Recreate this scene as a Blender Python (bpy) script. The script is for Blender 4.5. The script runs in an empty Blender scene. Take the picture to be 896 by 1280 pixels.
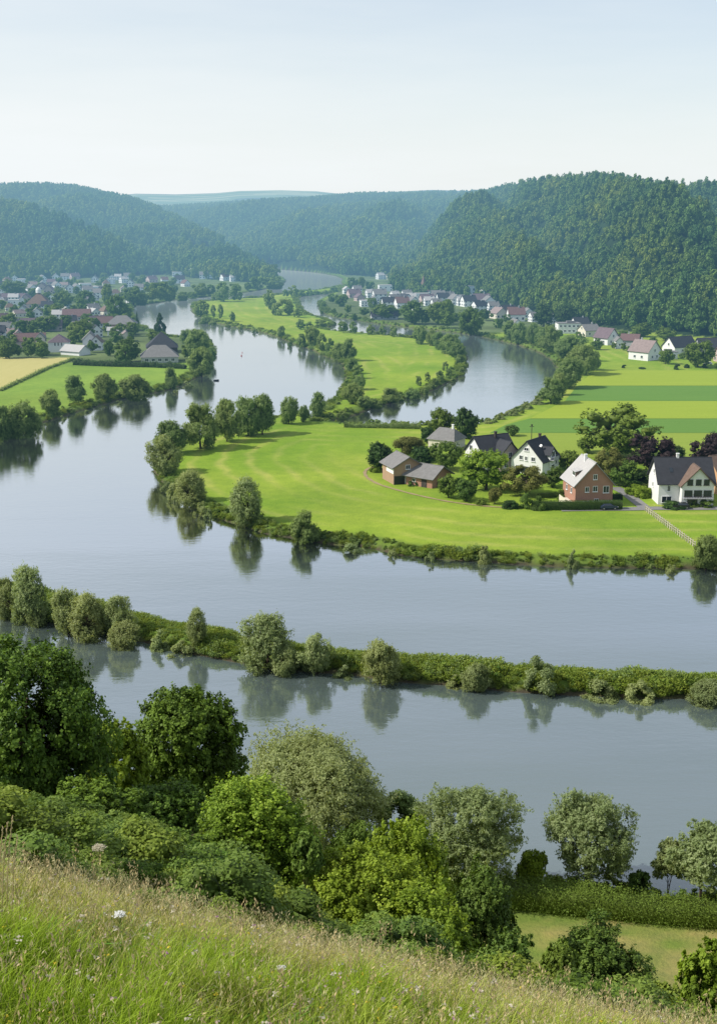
import bpy, math, random
import numpy as np
from mathutils import Vector, Matrix
R = math.radians
rng = np.random.default_rng(7)
random.seed(7)
sc = bpy.context.scene
COL = sc.collection

# ---------------------------------------------------------------- camera model (metres; eye 70 m above the river)
F, CX, CY = 1500.0, 448.0, 640.0
PITCH, CAMZ = R(14.1), 70.0
cp, sp = math.cos(PITCH), math.sin(PITCH)
def ray(px, py):
    u = (px - CX) / F; v = (CY - py) / F
    return (u, cp + v * sp, -sp + v * cp)
def gp(px, py, z=1.3):
    d = ray(px, py); t = (z - CAMZ) / d[2]
    return (d[0] * t, d[1] * t)
def at_depth(px, py, Y):
    d = ray(px, py); t = Y / d[1]
    return (d[0] * t, Y, CAMZ + d[2] * t)
def scale_at(px, py, z=1.3):            # metres per photo pixel at that ground point
    d = ray(px, py); return ((z - CAMZ) / d[2]) / F
def elev(h_px, px, py):                 # height in metres of something h_px tall standing at px, py
    x, y = gp(px, py); d = ray(px, py - h_px); t = y / d[1]
    return CAMZ + d[2] * t - 1.3

# ---------------------------------------------------------------- noise
def _hash(ix, iy, seed):
    h = (ix.astype(np.int64) * 374761393 + iy.astype(np.int64) * 668265263 + seed * 1442695041) & 0x7fffffff
    h = ((h ^ (h >> 13)) * 1274126177) & 0x7fffffff
    return ((h ^ (h >> 16)) & 0xffff) / 65535.0
def vnoise(x, y, seed=0):
    ix = np.floor(x); iy = np.floor(y); fx = x - ix; fy = y - iy
    fx = fx * fx * (3 - 2 * fx); fy = fy * fy * (3 - 2 * fy)
    a = _hash(ix, iy, seed); b = _hash(ix + 1, iy, seed); c = _hash(ix, iy + 1, seed); d = _hash(ix + 1, iy + 1, seed)
    return (a * (1 - fx) + b * fx) * (1 - fy) + (c * (1 - fx) + d * fx) * fy - 0.5
def fbm(x, y, seed=0, octv=3):
    s = 0; a = 1.0
    for k in range(octv):
        s = s + a * vnoise(x * 2 ** k, y * 2 ** k, seed + k * 17); a *= .5
    return s
def sstep(a, b, x):
    t = np.clip((x - a) / (b - a), 0, 1); return t * t * (3 - 2 * t)

# ---------------------------------------------------------------- land masses (outlines of the shores)
def chaikin(P):
    P = np.array(P); Q = np.roll(P, -1, 0)
    return np.stack([P * .75 + Q * .25, P * .25 + Q * .75], 1).reshape(-1, 2)
def outline(pix, far=()):
    return chaikin([gp(*p, .2) for p in pix] + [tuple(f) for f in far])
SH_MEADOW = [(392,527),(385,515),(360,520),(330,526),(306,532),(270,541),(232,552),(206,566),(192,584),(203,603),(212,609),(234,627),(257,641),(287,652),(314,661),(344,668),(378,673),(404,678),(440,682),(470,686),(500,693),(546,699),(600,702),(672,707),(740,709),(810,710),(896,710),(1000,711),(1400,716)]
SH_RIGHT = [(900,351),(700,350),(500,349),(440,350),(426,353),(430,358),(424,363),(410,369),(395,377),(398,386),(404,392),(421,397),(437,399),(465,404),(499,408),(515,410),(545,413),(580,417),(602,421),(625,426),(650,432),(675,441),(693,453),(698,466),(692,479),(679,492),(660,505),(630,519),(602,530),(580,533),(525,533),(461,532),(417,530)]
SH_ISLE = [(238,386),(240,379),(264,377),(281,376),(303,374),(329,373),(338,370),(351,369),(363,366),(400,363),(426,357),(432,361),(424,365),(400,368),(372,371),(376,380),(379,388),(387,394),(405,398),(418,403),(421,407),(408,409),(399,411),(421,415),(465,418),(496,421),(515,424),(545,426),(568,426),(580,433),(584,447),(583,459),(576,471),(552,483),(527,492),(498,500),(473,508),(449,516),(424,524),(392,529),(385,524),(405,508),(412,504),(424,493),(432,474),(431,456),(417,449),(400,443),(380,433),(372,432),(351,423),(334,417),(310,411),(277,406),(255,400),(243,393)]
SH_LEFT = [(-500,640),(-100,565),(0,544),(60,526),(110,511),(150,498),(195,491),(235,479),(262,464),(270,448),(268,430),(255,416),(240,417),(228,423),(212,422),(192,414),(176,409),(171,400),(163,383),(195,379),(230,373),(262,371),(290,368),(318,364),(340,360),(358,354),(357,347),(342,343),(300,340)]
SH_STRIP = [(-500,705),(-150,738),(0,763),(40,770),(70,780),(130,791),(200,808),(240,816),(300,828),(350,836),(400,839),(448,845),(498,852),(548,855),(598,858),(673,866),(748,870),(896,873),(1100,872),(1500,870),(1500,846),(1100,851),(896,852),(723,846),(623,840),(573,835),(503,829),(400,815),(330,806),(250,789),(180,774),(110,757),(50,743),(0,736),(-150,712),(-500,685)]
POLY = {
    'left': outline(SH_LEFT, [(-200, 1420), (-260, 1900), (-3000, 1900), (-3000, 200), (-600, 150)]),
    'main': outline(SH_MEADOW, [(3000, 230), (4000, 9000), (-4000, 9500), (-4000, 1560), (-380, 1490)] + [gp(*p, .2) for p in [(330,336),(360,337.5),(400,341),(428,347)] + SH_RIGHT[4:]]),
    'isle': outline(SH_ISLE),
    'strip': outline(SH_STRIP),
    'near': chaikin([gp(-700,930,1.0), gp(-200,965,1.0), gp(0,985,1.0), gp(150,1002,1.0), gp(400,1047,1.0), gp(600,1085,1.0), gp(740,1101,1.0), gp(900,1113,1.0), gp(1300,1140,1.0), (300,100), (300,-200), (-300,-200), (-300,160)]),
}
def poly_sdf(P, X, Y):
    """signed distance, positive inside; only worked out near the outline's box"""
    out = np.full(X.shape, -60.0)
    lo = P.min(0) - 12; hi = P.max(0) + 12
    m = (X > lo[0]) & (X < hi[0]) & (Y > lo[1]) & (Y < hi[1])
    if not m.any(): return out
    x = X[m].astype(np.float32); y = Y[m].astype(np.float32)
    d2 = np.full(x.shape, 1e12, np.float32); ins = np.zeros(x.shape, bool)
    Q = np.roll(P, -1, 0)
    for (ax, ay), (bx, by) in zip(P.astype(np.float32), Q.astype(np.float32)):
        ex, ey = bx - ax, by - ay; L = ex * ex + ey * ey + 1e-9
        dx = x - ax; dy = y - ay
        t = np.clip((dx * ex + dy * ey) / L, 0, 1)
        dx -= t * ex; dy -= t * ey
        np.minimum(d2, dx * dx + dy * dy, out=d2)
        if ay != by:
            ins ^= ((ay > y) != (by > y)) & (x < ax + ex * (y - ay) / ey)
    d = np.sqrt(d2); out[m] = np.where(ins, d, -d)
    return out
def pip(P, X, Y):
    P = np.array(P); Q = np.roll(P, -1, 0); ins = np.zeros(np.shape(X), bool)
    for (ax, ay), (bx, by) in zip(P, Q):
        if ay != by: ins ^= ((ay > Y) != (by > Y)) & (X < ax + (bx - ax) * (Y - ay) / (by - ay))
    return ins

# ---------------------------------------------------------------- hills
def hill(base, ridge, tree):
    if len(base[0]) == 2 and base[0][1] < 700:
        b = [gp(*p) for p in base]
    else:
        b = [at_depth(p[0], 345, p[1])[:2] for p in base]
    b = sorted((x / y, y) for x, y in b)
    r = sorted((lambda q: (q[0] / q[1], q[1], max(q[2] - tree, 0.0)))(at_depth(*p)) for p in ridge)
    return (np.array(b), np.array(r))
HILLS = {
    'right': hill([(430,352),(480,362),(520,371),(560,375),(600,379),(640,388),(680,399),(720,406),(760,412),(800,417),(850,421),(900,424),(1000,430),(1400,442)],
                  [(440,354,1200),(465,346,1280),(491,332,1380),(515,312,1480),(540,287,1570),(560,267,1630),(576,253,1660),(592,245,1650),(610,240,1590),(640,230,1450),(657,227,1270),(697,222,1200),(727,221,1150),(767,221,1100),(798,228,1080),(828,230,1050),(896,229,1050),(1100,232,1000),(1500,240,1000)], 13),
    'middle': hill([(-200,1900),(200,1560),(250,1500),(330,1440),(430,1330),(480,1270),(560,1400),(800,1500),(1200,1500)],
                   [(-200,262,2500),(100,262,2400),(216,261,2300),(251,259,2300),(301,256,2300),(352,254,2250),(392,251,2200),(450,246,2150),(520,245,2100),(600,243,2100),(700,243,2100),(1000,243,2100)], 9),
    'near_left': hill([(-400,372),(-100,357),(0,352),(100,348),(200,343.5),(225,341)],
                      [(-400,232,1500),(-100,245,1500),(0,254,1500),(40,261,1480),(80,273,1450),(120,289,1420),(160,309,1400),(190,324,1380),(212,337,1340),(226,345,1310)], 9),
    'far_left': hill([(-400,1550),(0,1450),(200,1340),(260,1240),(300,1200),(342,1190)],
                     [(-400,226,2100),(0,235,2000),(60,234,2000),(100,237,1950),(130,245,1900),(160,250,1850),(190,260,1800),(220,274,1700),(250,289,1600),(280,304,1500),(310,322,1400),(330,335,1320),(343,348,1230)], 9),
    'plateau': hill([(-600,2700),(200,2700),(400,2700),(1500,2700)],
                    [(-600,248,5200),(60,246,5200),(140,246,5200),(170,243,5200),(220,244,5200),(270,242,5200),(300,239,5200),(350,238,5200),(395,239.5,5200),(430,243.5,5200),(480,241,5200),(540,238,5200),(590,239.5,5200),(650,242,5200),(1500,240,5200)], 0),
}
def hill_h(name, X, Y):
    b, r = HILLS[name]
    a = X / np.maximum(Y, 1.0)
    Yb = np.interp(a, b[:, 0], b[:, 1]); Yr = np.interp(a, r[:, 0], r[:, 1]); Z = np.interp(a, r[:, 0], r[:, 2])
    if name in ('near_left', 'far_left'): Z = np.where(a > r[-1, 0], 0, Z)
    if name == 'right': Z = np.where(a < r[0, 0], 0, Z)
    Yr = np.maximum(Yr, Yb + 60)
    t = (Y - Yb) / (Yr - Yb)
    S = np.sin(np.pi / 2 * np.clip(t, 0, 1)) ** (1.15 if name != 'plateau' else .55)
    S = np.where(t > 1, np.clip(1 - .12 * (t - 1), 0.3, 1), S)
    h = Z * S
    if name == 'right': h = h + np.clip(Z, 0, 60) / 60 * np.sin(np.pi * np.clip(t, 0, 1)) * (30 * fbm((X * .8 + Y * .6) / 110, (Y - X) / 420, 5) + 22 * np.cos(X / 19 + 3.2 * t + 2.5 * fbm(X / 160, Y / 160, 6)) * sstep(0, .3, t) + 8 * fbm(X / 45, Y / 45, 9))
    elif name == 'plateau': h = h + np.clip(t, 0, 1) * 3 * fbm(X / 400, Y / 400, 3)
    else: h = h + np.clip(Z, 0, 60) / 60 * np.sin(np.pi * np.clip(t, 0, 1)) * (38 * fbm((X - Y * .3) / 150, Y / 330, 15) + 8 * fbm(X / 60, Y / 60, 19))
    h = np.where(t < 1, np.minimum(h, CAMZ + (Z - CAMZ) * Y / Yr - .5), h)     # no knoll above the ridge line
    h = np.where(t <= 0, 0, np.maximum(h, 0))
    return h, t
def knoll(X, Y):
    fade = 1 - .65 * sstep(30, 95, Y)
    q = X / (np.maximum(Y, 0) + 6)
    k = .385 - .05 * (1 - sstep(.0, .12, q)) - .095 * (1 - sstep(-.2, .0, q))
    e = k * .8 * np.logaddexp(0, (Y - 9.0) / .8)
    return 66.48 - .335 * Y - e - .225 * 40 * np.tanh(X / 40) * fade
def height(X, Y, full=False):
    X = np.asarray(X, float); Y = np.asarray(Y, float)
    jit = fbm(X / 7, Y / 7, 31) * 1.5
    z = np.full(X.shape, -2.5); S = np.full(X.shape, -60.0); who = np.zeros(X.shape, int)
    for k, nm in enumerate(POLY):
        s = poly_sdf(POLY[nm], X, Y)
        S2 = s > S; S = np.where(S2, s, S); who = np.where(S2, k, who)
    s = S + np.clip(jit, -1.2, 1.2) * np.where(who == 3, .5, 1)
    top = np.where(who == 3, 1.5, np.where(who == 4, 1.5, 1.3))
    z = -.7 + (top + .7) * sstep(-1.5, 2.5, s) - 1.5 * sstep(0, 8, -s)
    nr = who == 4
    fld = top + .05 * np.clip(s - 4, 0, 60)
    k = knoll(X, Y)
    sm = np.logaddexp(k / 1.5, fld / 1.5) * 1.5
    z = np.where(nr & (s > 4), fld * (1 - sstep(4, 12, s)) + sm * sstep(4, 12, s), z)
    hh = np.zeros(X.shape); hid = np.zeros(X.shape, int) - 1; ht = np.zeros(X.shape)
    far = Y > 500
    if far.any():
        for i, nm in enumerate(HILLS):
            h, t = hill_h(nm, X, Y); h = np.where(far & (S > 0), h * sstep(0, 12, S), 0)
            up = h > hh; hh = np.where(up, h, hh); hid = np.where(up, i, hid); ht = np.where(up, t, ht)
    z = z + hh
    if full: return z, s, who, hid, ht, hh
    return z
def zt(x, y): return float(height(np.array([x]), np.array([y]))[0])
def on_ground(px, py):
    """where the sight line through px, py meets the terrain"""
    d = np.array(ray(px, py)); t0 = 20.0; ts = np.geomspace(3, 6000, 1500)
    z = height(d[0] * ts, d[1] * ts); below = (CAMZ + d[2] * ts) < np.maximum(z, 0)
    i = int(np.argmax(below)) if below.any() else len(ts) - 1
    t = ts[i]; return (d[0] * t, d[1] * t, float(z[i]))

# ---------------------------------------------------------------- materials
HAZE, HAZE_FAR = (.23, .52, .78), (.38, .58, .70)  # haze colours that the materials themselves emit, near and far
def new_mat(name):
    m = bpy.data.materials.new(name); m.use_nodes = True
    m.node_tree.nodes.clear(); m.cycles.emission_sampling = 'NONE'
    return m
class NT:
    def __init__(s, m): s.t = m.node_tree
    def n(s, typ, **kw):
        nd = s.t.nodes.new(typ)
        for k, v in kw.items():
            if k in nd.inputs and not hasattr(nd, k): nd.inputs[k].default_value = v
            else:
                try: setattr(nd, k, v)
                except Exception: nd.inputs[k].default_value = v
        return nd
    def l(s, a, b): s.t.links.new(a, b)
    def math(s, op, a, b=None, clamp=False):
        nd = s.t.nodes.new('ShaderNodeMath'); nd.operation = op; nd.use_clamp = clamp
        for i, v in enumerate((a, b)):
            if v is None: continue
            if isinstance(v, (int, float)): nd.inputs[i].default_value = v
            else: s.l(v, nd.inputs[i])
        return nd.outputs[0]
    def mix(s, f, a, b, blend='MIX'):
        nd = s.t.nodes.new('ShaderNodeMix'); nd.data_type = 'RGBA'; nd.blend_type = blend
        for i, v in ((0, f), (6, a), (7, b)):
            if isinstance(v, (int, float)): nd.inputs[i].default_value = v
            elif isinstance(v, tuple): nd.inputs[i].default_value = (*v[:3], 1)
            else: s.l(v, nd.inputs[i])
        return nd.outputs[2]
    def noise(s, scale, detail=3, vec=None, rough=.55):
        nd = s.t.nodes.new('ShaderNodeTexNoise'); nd.inputs['Scale'].default_value = scale; nd.inputs['Detail'].default_value = detail; nd.inputs['Roughness'].default_value = rough
        if vec is not None: s.l(vec, nd.inputs['Vector'])
        return nd.outputs['Fac']
    def ramp(s, f, *stops):
        nd = s.t.nodes.new('ShaderNodeValToRGB'); e = nd.color_ramp.elements
        while len(e) < len(stops): e.new(.5)
        for q, (p, c) in zip(e, stops): q.position = p; q.color = (*c, 1) if len(c) == 3 else c
        s.l(f, nd.inputs[0]); return nd.outputs[0]
    def pos(s): return s.t.nodes.new('ShaderNodeNewGeometry').outputs['Position']
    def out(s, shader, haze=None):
        """aerial perspective: haze painted into each material as emission, stronger further from the fixed camera point"""
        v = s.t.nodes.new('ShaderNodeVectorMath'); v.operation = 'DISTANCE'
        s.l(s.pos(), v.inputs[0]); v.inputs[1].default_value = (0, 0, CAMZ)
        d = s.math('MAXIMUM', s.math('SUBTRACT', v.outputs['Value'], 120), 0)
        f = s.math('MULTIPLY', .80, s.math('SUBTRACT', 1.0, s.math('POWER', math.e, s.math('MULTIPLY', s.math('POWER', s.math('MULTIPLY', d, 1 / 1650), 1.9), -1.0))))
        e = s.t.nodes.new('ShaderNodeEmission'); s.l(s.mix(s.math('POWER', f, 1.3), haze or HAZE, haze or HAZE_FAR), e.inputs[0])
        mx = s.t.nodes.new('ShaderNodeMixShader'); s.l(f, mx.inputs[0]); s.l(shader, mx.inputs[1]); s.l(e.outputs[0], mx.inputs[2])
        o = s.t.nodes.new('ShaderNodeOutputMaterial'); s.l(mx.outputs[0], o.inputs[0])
    def bsdf(s, col, rough=.8, spec=.25, normal=None):
        b = s.t.nodes.new('ShaderNodeBsdfPrincipled')
        if isinstance(col, tuple): b.inputs['Base Color'].default_value = (*col[:3], 1)
        else: s.l(col, b.inputs['Base Color'])
        b.inputs['Roughness'].default_value = rough; b.inputs['Specular IOR Level'].default_value = spec
        if normal is not None: s.l(normal, b.inputs['Normal'])
        return b.outputs[0]
    def bump(s, h, strength=.4, dist=.1):
        b = s.t.nodes.new('ShaderNodeBump'); b.inputs['Strength'].default_value = strength; b.inputs['Distance'].default_value = dist
        s.l(h, b.inputs['Height']); return b.outputs[0]
M = {}
def leaf_mat(key, dark, mid, light, trans=.42, var=.25):
    m = new_mat(key); t = NT(m)
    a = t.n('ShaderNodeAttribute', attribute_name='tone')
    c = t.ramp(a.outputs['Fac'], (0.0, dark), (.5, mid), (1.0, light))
    oi = t.n('ShaderNodeObjectInfo')
    c = t.mix(t.math('MULTIPLY', oi.outputs['Random'], var * 1.4), c, tuple(x * .45 for x in mid), 'MIX')
    c = t.mix(t.math('MULTIPLY', t.math('FRACT', t.math('MULTIPLY', oi.outputs['Random'], 7.31)), var), c, (light[0] * 1.25, light[1] * 1.0, light[2] * .6), 'MIX')
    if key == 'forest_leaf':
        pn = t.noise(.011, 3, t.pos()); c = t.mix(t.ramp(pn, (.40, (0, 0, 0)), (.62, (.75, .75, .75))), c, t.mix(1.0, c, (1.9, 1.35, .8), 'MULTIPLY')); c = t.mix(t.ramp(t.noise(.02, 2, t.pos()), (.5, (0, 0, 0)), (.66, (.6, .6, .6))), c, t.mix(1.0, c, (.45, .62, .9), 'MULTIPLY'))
    b = t.bsdf(c, .62, .22)
    tr = t.n('ShaderNodeBsdfTranslucent'); cc = t.mix(1.0, c, (1.25, 1.2, .55), 'MULTIPLY'); t.l(cc, tr.inputs[0])
    mx = t.n('ShaderNodeMixShader'); mx.inputs[0].default_value = trans; t.l(b, mx.inputs[1]); t.l(tr.outputs[0], mx.inputs[2])
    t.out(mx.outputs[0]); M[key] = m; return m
leaf_mat('willow_leaf', (.15,.20,.08), (.285,.37,.155), (.42,.49,.25))
leaf_mat('bank_leaf', (.095,.155,.055), (.205,.315,.105), (.335,.425,.175))
leaf_mat('oak_leaf', (.022,.046,.007), (.066,.135,.015), (.18,.29,.034), .22, .2)
leaf_mat('bush_leaf', (.045,.09,.010), (.18,.29,.024), (.36,.48,.06), .34, .2)
leaf_mat('garden_leaf', (.030,.062,.013), (.10,.185,.03), (.21,.31,.06), .25, .35)
leaf_mat('dark_leaf', (.014,.032,.008), (.042,.095,.020), (.11,.19,.04), .2, .2)
leaf_mat('olive_leaf', (.045,.055,.014), (.15,.17,.042), (.25,.27,.075), .3, .2)
leaf_mat('copper_leaf', (.010,.006,.007), (.030,.018,.020), (.075,.045,.045), .12, .15)
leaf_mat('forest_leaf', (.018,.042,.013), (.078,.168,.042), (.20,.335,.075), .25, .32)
leaf_mat('weed_leaf', (.045,.085,.014), (.155,.255,.034), (.29,.38,.07), .3, .4)
def plain(key, col, rough=.8, spec=.3, noise=.25, scale=2.0, bump=0.0, bscale=8.0):
    m = new_mat(key); t = NT(m)
    f = t.noise(scale, 4, t.pos())
    c = t.mix(f, tuple(x * (1 - noise) for x in col), tuple(min(x * (1 + noise), 1) for x in col))
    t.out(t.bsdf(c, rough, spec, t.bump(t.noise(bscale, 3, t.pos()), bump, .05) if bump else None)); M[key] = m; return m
plain('bark', (.075, .058, .042), .9, .1, .4, 3, .5, 9)
plain('white_wall', (.72, .72, .70), .8, .2, .08, .7)
plain('cream_wall', (.62, .57, .47), .8, .2, .1, .7)
plain('pink_wall', (.46, .36, .33), .8, .2, .12, 1.0)
plain('orange_wall', (.55, .33, .18), .8, .2, .1, 1.0)
plain('grey_wall', (.36, .36, .37), .8, .2, .1, .7)
plain('tan_wall', (.36, .24, .16), .85, .2, .18, 1.5)
plain('dark_timber', (.06, .05, .045), .8, .2, .3, 2)
plain('white_paint', (.78, .78, .77), .5, .4, .04, 2)
plain('concrete', (.38, .37, .35), .9, .2, .18, .8)
plain('road_asphalt', (.20, .195, .19), .9, .2, .15, .6)
plain('track_earth', (.30, .235, .13), .95, .1, .3, .5)
plain('black_paint', (.015, .016, .02), .25, .5, .1, 3)
plain('blue_paint', (.03, .04, .085), .25, .5, .1, 3)
plain('red_paint', (.45, .05, .04), .4, .5, .1, 3)
plain('tyre_rubber', (.02, .02, .02), .8, .3, .1, 5)
plain('metal_grey', (.25, .25, .26), .5, .5, .1, 3)
plain('fence_wood', (.46, .41, .33), .9, .2, .3, 3)
def glass_mat():
    m = new_mat('window_glass'); t = NT(m); t.out(t.bsdf((.025, .032, .04), .12, .6)); M['glass'] = m
glass_mat()
def roof_mat(key, col, var=.45):
    m = new_mat(key); t = NT(m); p = t.pos()
    w = t.n('ShaderNodeTexWave', bands_direction='Z', wave_profile='SAW'); w.inputs['Scale'].default_value = 1.6; w.inputs['Distortion'].default_value = .3; t.l(p, w.inputs['Vector'])
    f = t.noise(1.1, 5, p, .65)
    c = t.mix(f, tuple(x * (1 - var) for x in col), tuple(x * (1 + var) for x in col))
    c = t.mix(t.math('MULTIPLY', w.outputs['Fac'], .25), c, tuple(x * .5 for x in col))
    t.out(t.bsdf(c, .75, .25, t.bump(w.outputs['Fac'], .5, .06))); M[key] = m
roof_mat('slate_roof', (.040, .042, .050)); roof_mat('grey_roof', (.19, .185, .18)); roof_mat('pale_roof', (.42, .41, .40), .15)
roof_mat('red_roof', (.155, .095, .09)); roof_mat('pink_roof', (.25, .195, .185)); roof_mat('brown_roof', (.16, .11, .085)); roof_mat('purple_roof', (.15, .11, .125))
def brick_mat():
    m = new_mat('red_brick'); t = NT(m)
    tc = t.n('ShaderNodeTexCoord'); b = t.n('ShaderNodeTexBrick')
    mp = t.n('ShaderNodeMapping'); mp.inputs['Rotation'].default_value = (R(90), 0, 0); t.l(tc.outputs['Object'], mp.inputs[0]); t.l(mp.outputs[0], b.inputs['Vector'])
    b.inputs['Color1'].default_value = (.36, .17, .115, 1); b.inputs['Color2'].default_value = (.28, .13, .09, 1); b.inputs['Mortar'].default_value = (.33, .26, .21, 1); b.inputs['Scale'].default_value = 4
    c = t.mix(t.noise(.9, 4, tc.outputs['Object']), b.outputs['Color'], (.42, .24, .17)); t.out(t.bsdf(c, .9, .15)); M['red_brick'] = m
brick_mat()
def field_mat(key, c1, c2, stretch=(.05, .6, 1)):
    m = new_mat(key); t = NT(m); p = t.pos()
    mp = t.n('ShaderNodeMapping'); mp.inputs['Scale'].default_value = stretch; t.l(p, mp.inputs[0])
    f = t.noise(1.0, 4, mp.outputs[0]); g = t.noise(.9, 3, p, .7); h = t.noise(.02, 2, p)
    c = t.mix(t.math('ADD', t.math('MULTIPLY', f, .8), t.math('MULTIPLY', t.math('SUBTRACT', g, .5), .7), True), c1, c2)
    c = t.mix(t.math('MULTIPLY', h, .25), c, tuple(x * .75 for x in c1))
    wv = t.n('ShaderNodeTexWave', bands_direction='Y'); wv.inputs['Scale'].default_value = .16; wv.inputs['Distortion'].default_value = 1.2; wv.inputs['Detail Scale'].default_value = .3; t.l(p, wv.inputs['Vector'])
    c = t.mix(t.math('MULTIPLY', t.math('POWER', wv.outputs['Fac'], 6), .38), c, tuple(x * .55 for x in c1))
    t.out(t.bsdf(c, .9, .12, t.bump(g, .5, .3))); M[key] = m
field_mat('field_light', (.235, .315, .028), (.325, .40, .05)); field_mat('field_dark', (.10, .205, .035), (.15, .265, .05)); field_mat('field_hay', (.42, .38, .13), (.52, .46, .19), (.5, .06, 1)); field_mat('field_bright', (.20, .28, .035), (.28, .34, .055))
def terrain_mat():
    m = new_mat('ground_cover'); t = NT(m); p = t.pos()
    a = t.n('ShaderNodeAttribute', attribute_name='Col')
    n1 = t.noise(.35, 5, p, .65); n2 = t.noise(2.2, 4, p, .7); n3 = t.noise(.03, 3, p)
    v = t.math('ADD', t.math('MULTIPLY', t.math('SUBTRACT', n1, .5), .9), t.math('MULTIPLY', t.math('SUBTRACT', n2, .5), .9))
    v = t.math('ADD', v, t.math('MULTIPLY', t.math('SUBTRACT', n3, .5), 1.0))
    hi = t.mix(1.0, a.outputs['Color'], (1.42, 1.28, 1.2), 'MULTIPLY'); lo = t.mix(1.0, a.outputs['Color'], (.58, .70, .7), 'MULTIPLY')
    c = t.mix(t.math('ADD', v, .5, True), lo, hi)
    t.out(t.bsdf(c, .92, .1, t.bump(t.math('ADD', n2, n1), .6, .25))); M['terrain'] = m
terrain_mat()
def water_mat():
    m = new_mat('river_water'); t = NT(m); p = t.pos()
    mp = t.n('ShaderNodeMapping'); mp.inputs['Scale'].default_value = (.55, 1.0, 1); mp.inputs['Rotation'].default_value = (0, 0, R(-12)); t.l(p, mp.inputs[0])
    mps = t.n('ShaderNodeMapping'); mps.inputs['Scale'].default_value = (.006, .035, 1); mps.inputs['Rotation'].default_value = (0, 0, R(-12)); t.l(p, mps.inputs[0])
    w1 = t.noise(.75, 4, mp.outputs[0], .6); w2 = t.noise(.09, 3, mp.outputs[0]); w3 = t.noise(.012, 3, p)
    calm = t.math('ADD', t.math('MULTIPLY', w3, 1.6), -.35, True)
    h = t.math('ADD', t.math('MULTIPLY', w1, t.math('ADD', t.math('MULTIPLY', calm, .8), .25)), t.math('MULTIPLY', w2, .7))
    nb = t.n('ShaderNodeBump'); nb.inputs['Strength'].default_value = .17; nb.inputs['Distance'].default_value = .28; t.l(h, nb.inputs['Height'])
    dc = t.mix(w3, (.098, .134, .128), (.128, .166, .160))
    d = t.n('ShaderNodeBsdfDiffuse'); t.l(dc, d.inputs[0])
    g = t.n('ShaderNodeBsdfGlossy'); g.inputs['Roughness'].default_value = .06; t.l(nb.outputs[0], g.inputs['Normal'])
    fr = t.n('ShaderNodeFresnel'); fr.inputs['IOR'].default_value = 2.15; t.l(nb.outputs[0], fr.inputs['Normal'])
    mx = t.n('ShaderNodeMixShader'); t.l(t.math('SUBTRACT', t.math('MULTIPLY', fr.outputs[0], t.math('ADD', 3.75, t.math('MULTIPLY', t.noise(1.0, 5, mps.outputs[0], .65), 2.3))), .56, True), mx.inputs[0]); t.l(d.outputs[0], mx.inputs[1]); t.l(g.outputs[0], mx.inputs[2])
    t.out(mx.outputs[0], (.56, .69, .77)); M['water'] = m  # paler painted haze for the water
water_mat()
def grass_mat(key, name_attr='Col', trans=.35):
    m = new_mat(key); t = NT(m); a = t.n('ShaderNodeAttribute', attribute_name=name_attr)
    b = t.bsdf(a.outputs['Color'], .55, .3); tr = t.n('ShaderNodeBsdfTranslucent'); t.l(a.outputs['Color'], tr.inputs[0])
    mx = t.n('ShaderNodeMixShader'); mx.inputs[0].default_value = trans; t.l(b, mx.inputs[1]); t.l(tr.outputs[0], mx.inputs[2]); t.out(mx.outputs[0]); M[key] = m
grass_mat('grass_blade')

# ---------------------------------------------------------------- objects
def mesh_np(name, V, Fc, mats=(), smooth=False, attrs=None, mat_idx=None):
    """V (n,3); Fc a list of int arrays (k,3) / (k,4)"""
    me = bpy.data.meshes.new(name)
    V = np.asarray(V, np.float32); me.vertices.add(len(V)); me.vertices.foreach_set('co', V.ravel())
    Fs = [np.asarray(f, np.int32) for f in (Fc if isinstance(Fc, list) else [Fc]) if len(f)]
    loops = np.concatenate([f.ravel() for f in Fs]); cnt = np.concatenate([np.full(len(f), f.shape[1], np.int32) for f in Fs])
    me.loops.add(len(loops)); me.loops.foreach_set('vertex_index', loops)
    me.polygons.add(len(cnt)); st = np.concatenate([[0], np.cumsum(cnt)[:-1]]).astype(np.int32)
    me.polygons.foreach_set('loop_start', st)
    if smooth: me.polygons.foreach_set('use_smooth', np.ones(len(cnt), bool))
    if mat_idx is not None: me.polygons.foreach_set('material_index', np.asarray(mat_idx, np.int32))
    for m in mats: me.materials.append(m)
    for k, (typ, arr) in (attrs or {}).items():
        at = me.attributes.new(k, typ, 'POINT')
        at.data.foreach_set('color' if typ == 'FLOAT_COLOR' else 'value', np.asarray(arr, np.int32 if typ == 'INT' else np.float32).ravel())
    me.update(calc_edges=True); return me
def tag(o, label=None, cat=None, group=None, kind=None):
    if label: o['label'] = label
    if cat: o['category'] = cat
    if group: o['group'] = group
    if kind: o['kind'] = kind
    return o
def link(name, me, parent=None, loc=None):
    o = bpy.data.objects.new(name, me); COL.objects.link(o)
    if parent: o.parent = parent
    if loc is not None: o.location = loc
    return o
def empty(name, loc=(0, 0, 0), rz=0.0):
    o = bpy.data.objects.new(name, None); COL.objects.link(o); o.location = loc; o.rotation_euler = (0, 0, rz); return o
def copy_tree(o, parent=None):
    c = o.copy(); COL.objects.link(c)
    if parent: c.parent = parent
    for ch in o.children: copy_tree(ch, c)
    return c
ORD = ['first','second','third','fourth','fifth','sixth','seventh','eighth','ninth','tenth','eleventh','twelfth','thirteenth','fourteenth','fifteenth','sixteenth','seventeenth','eighteenth','nineteenth']
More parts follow.
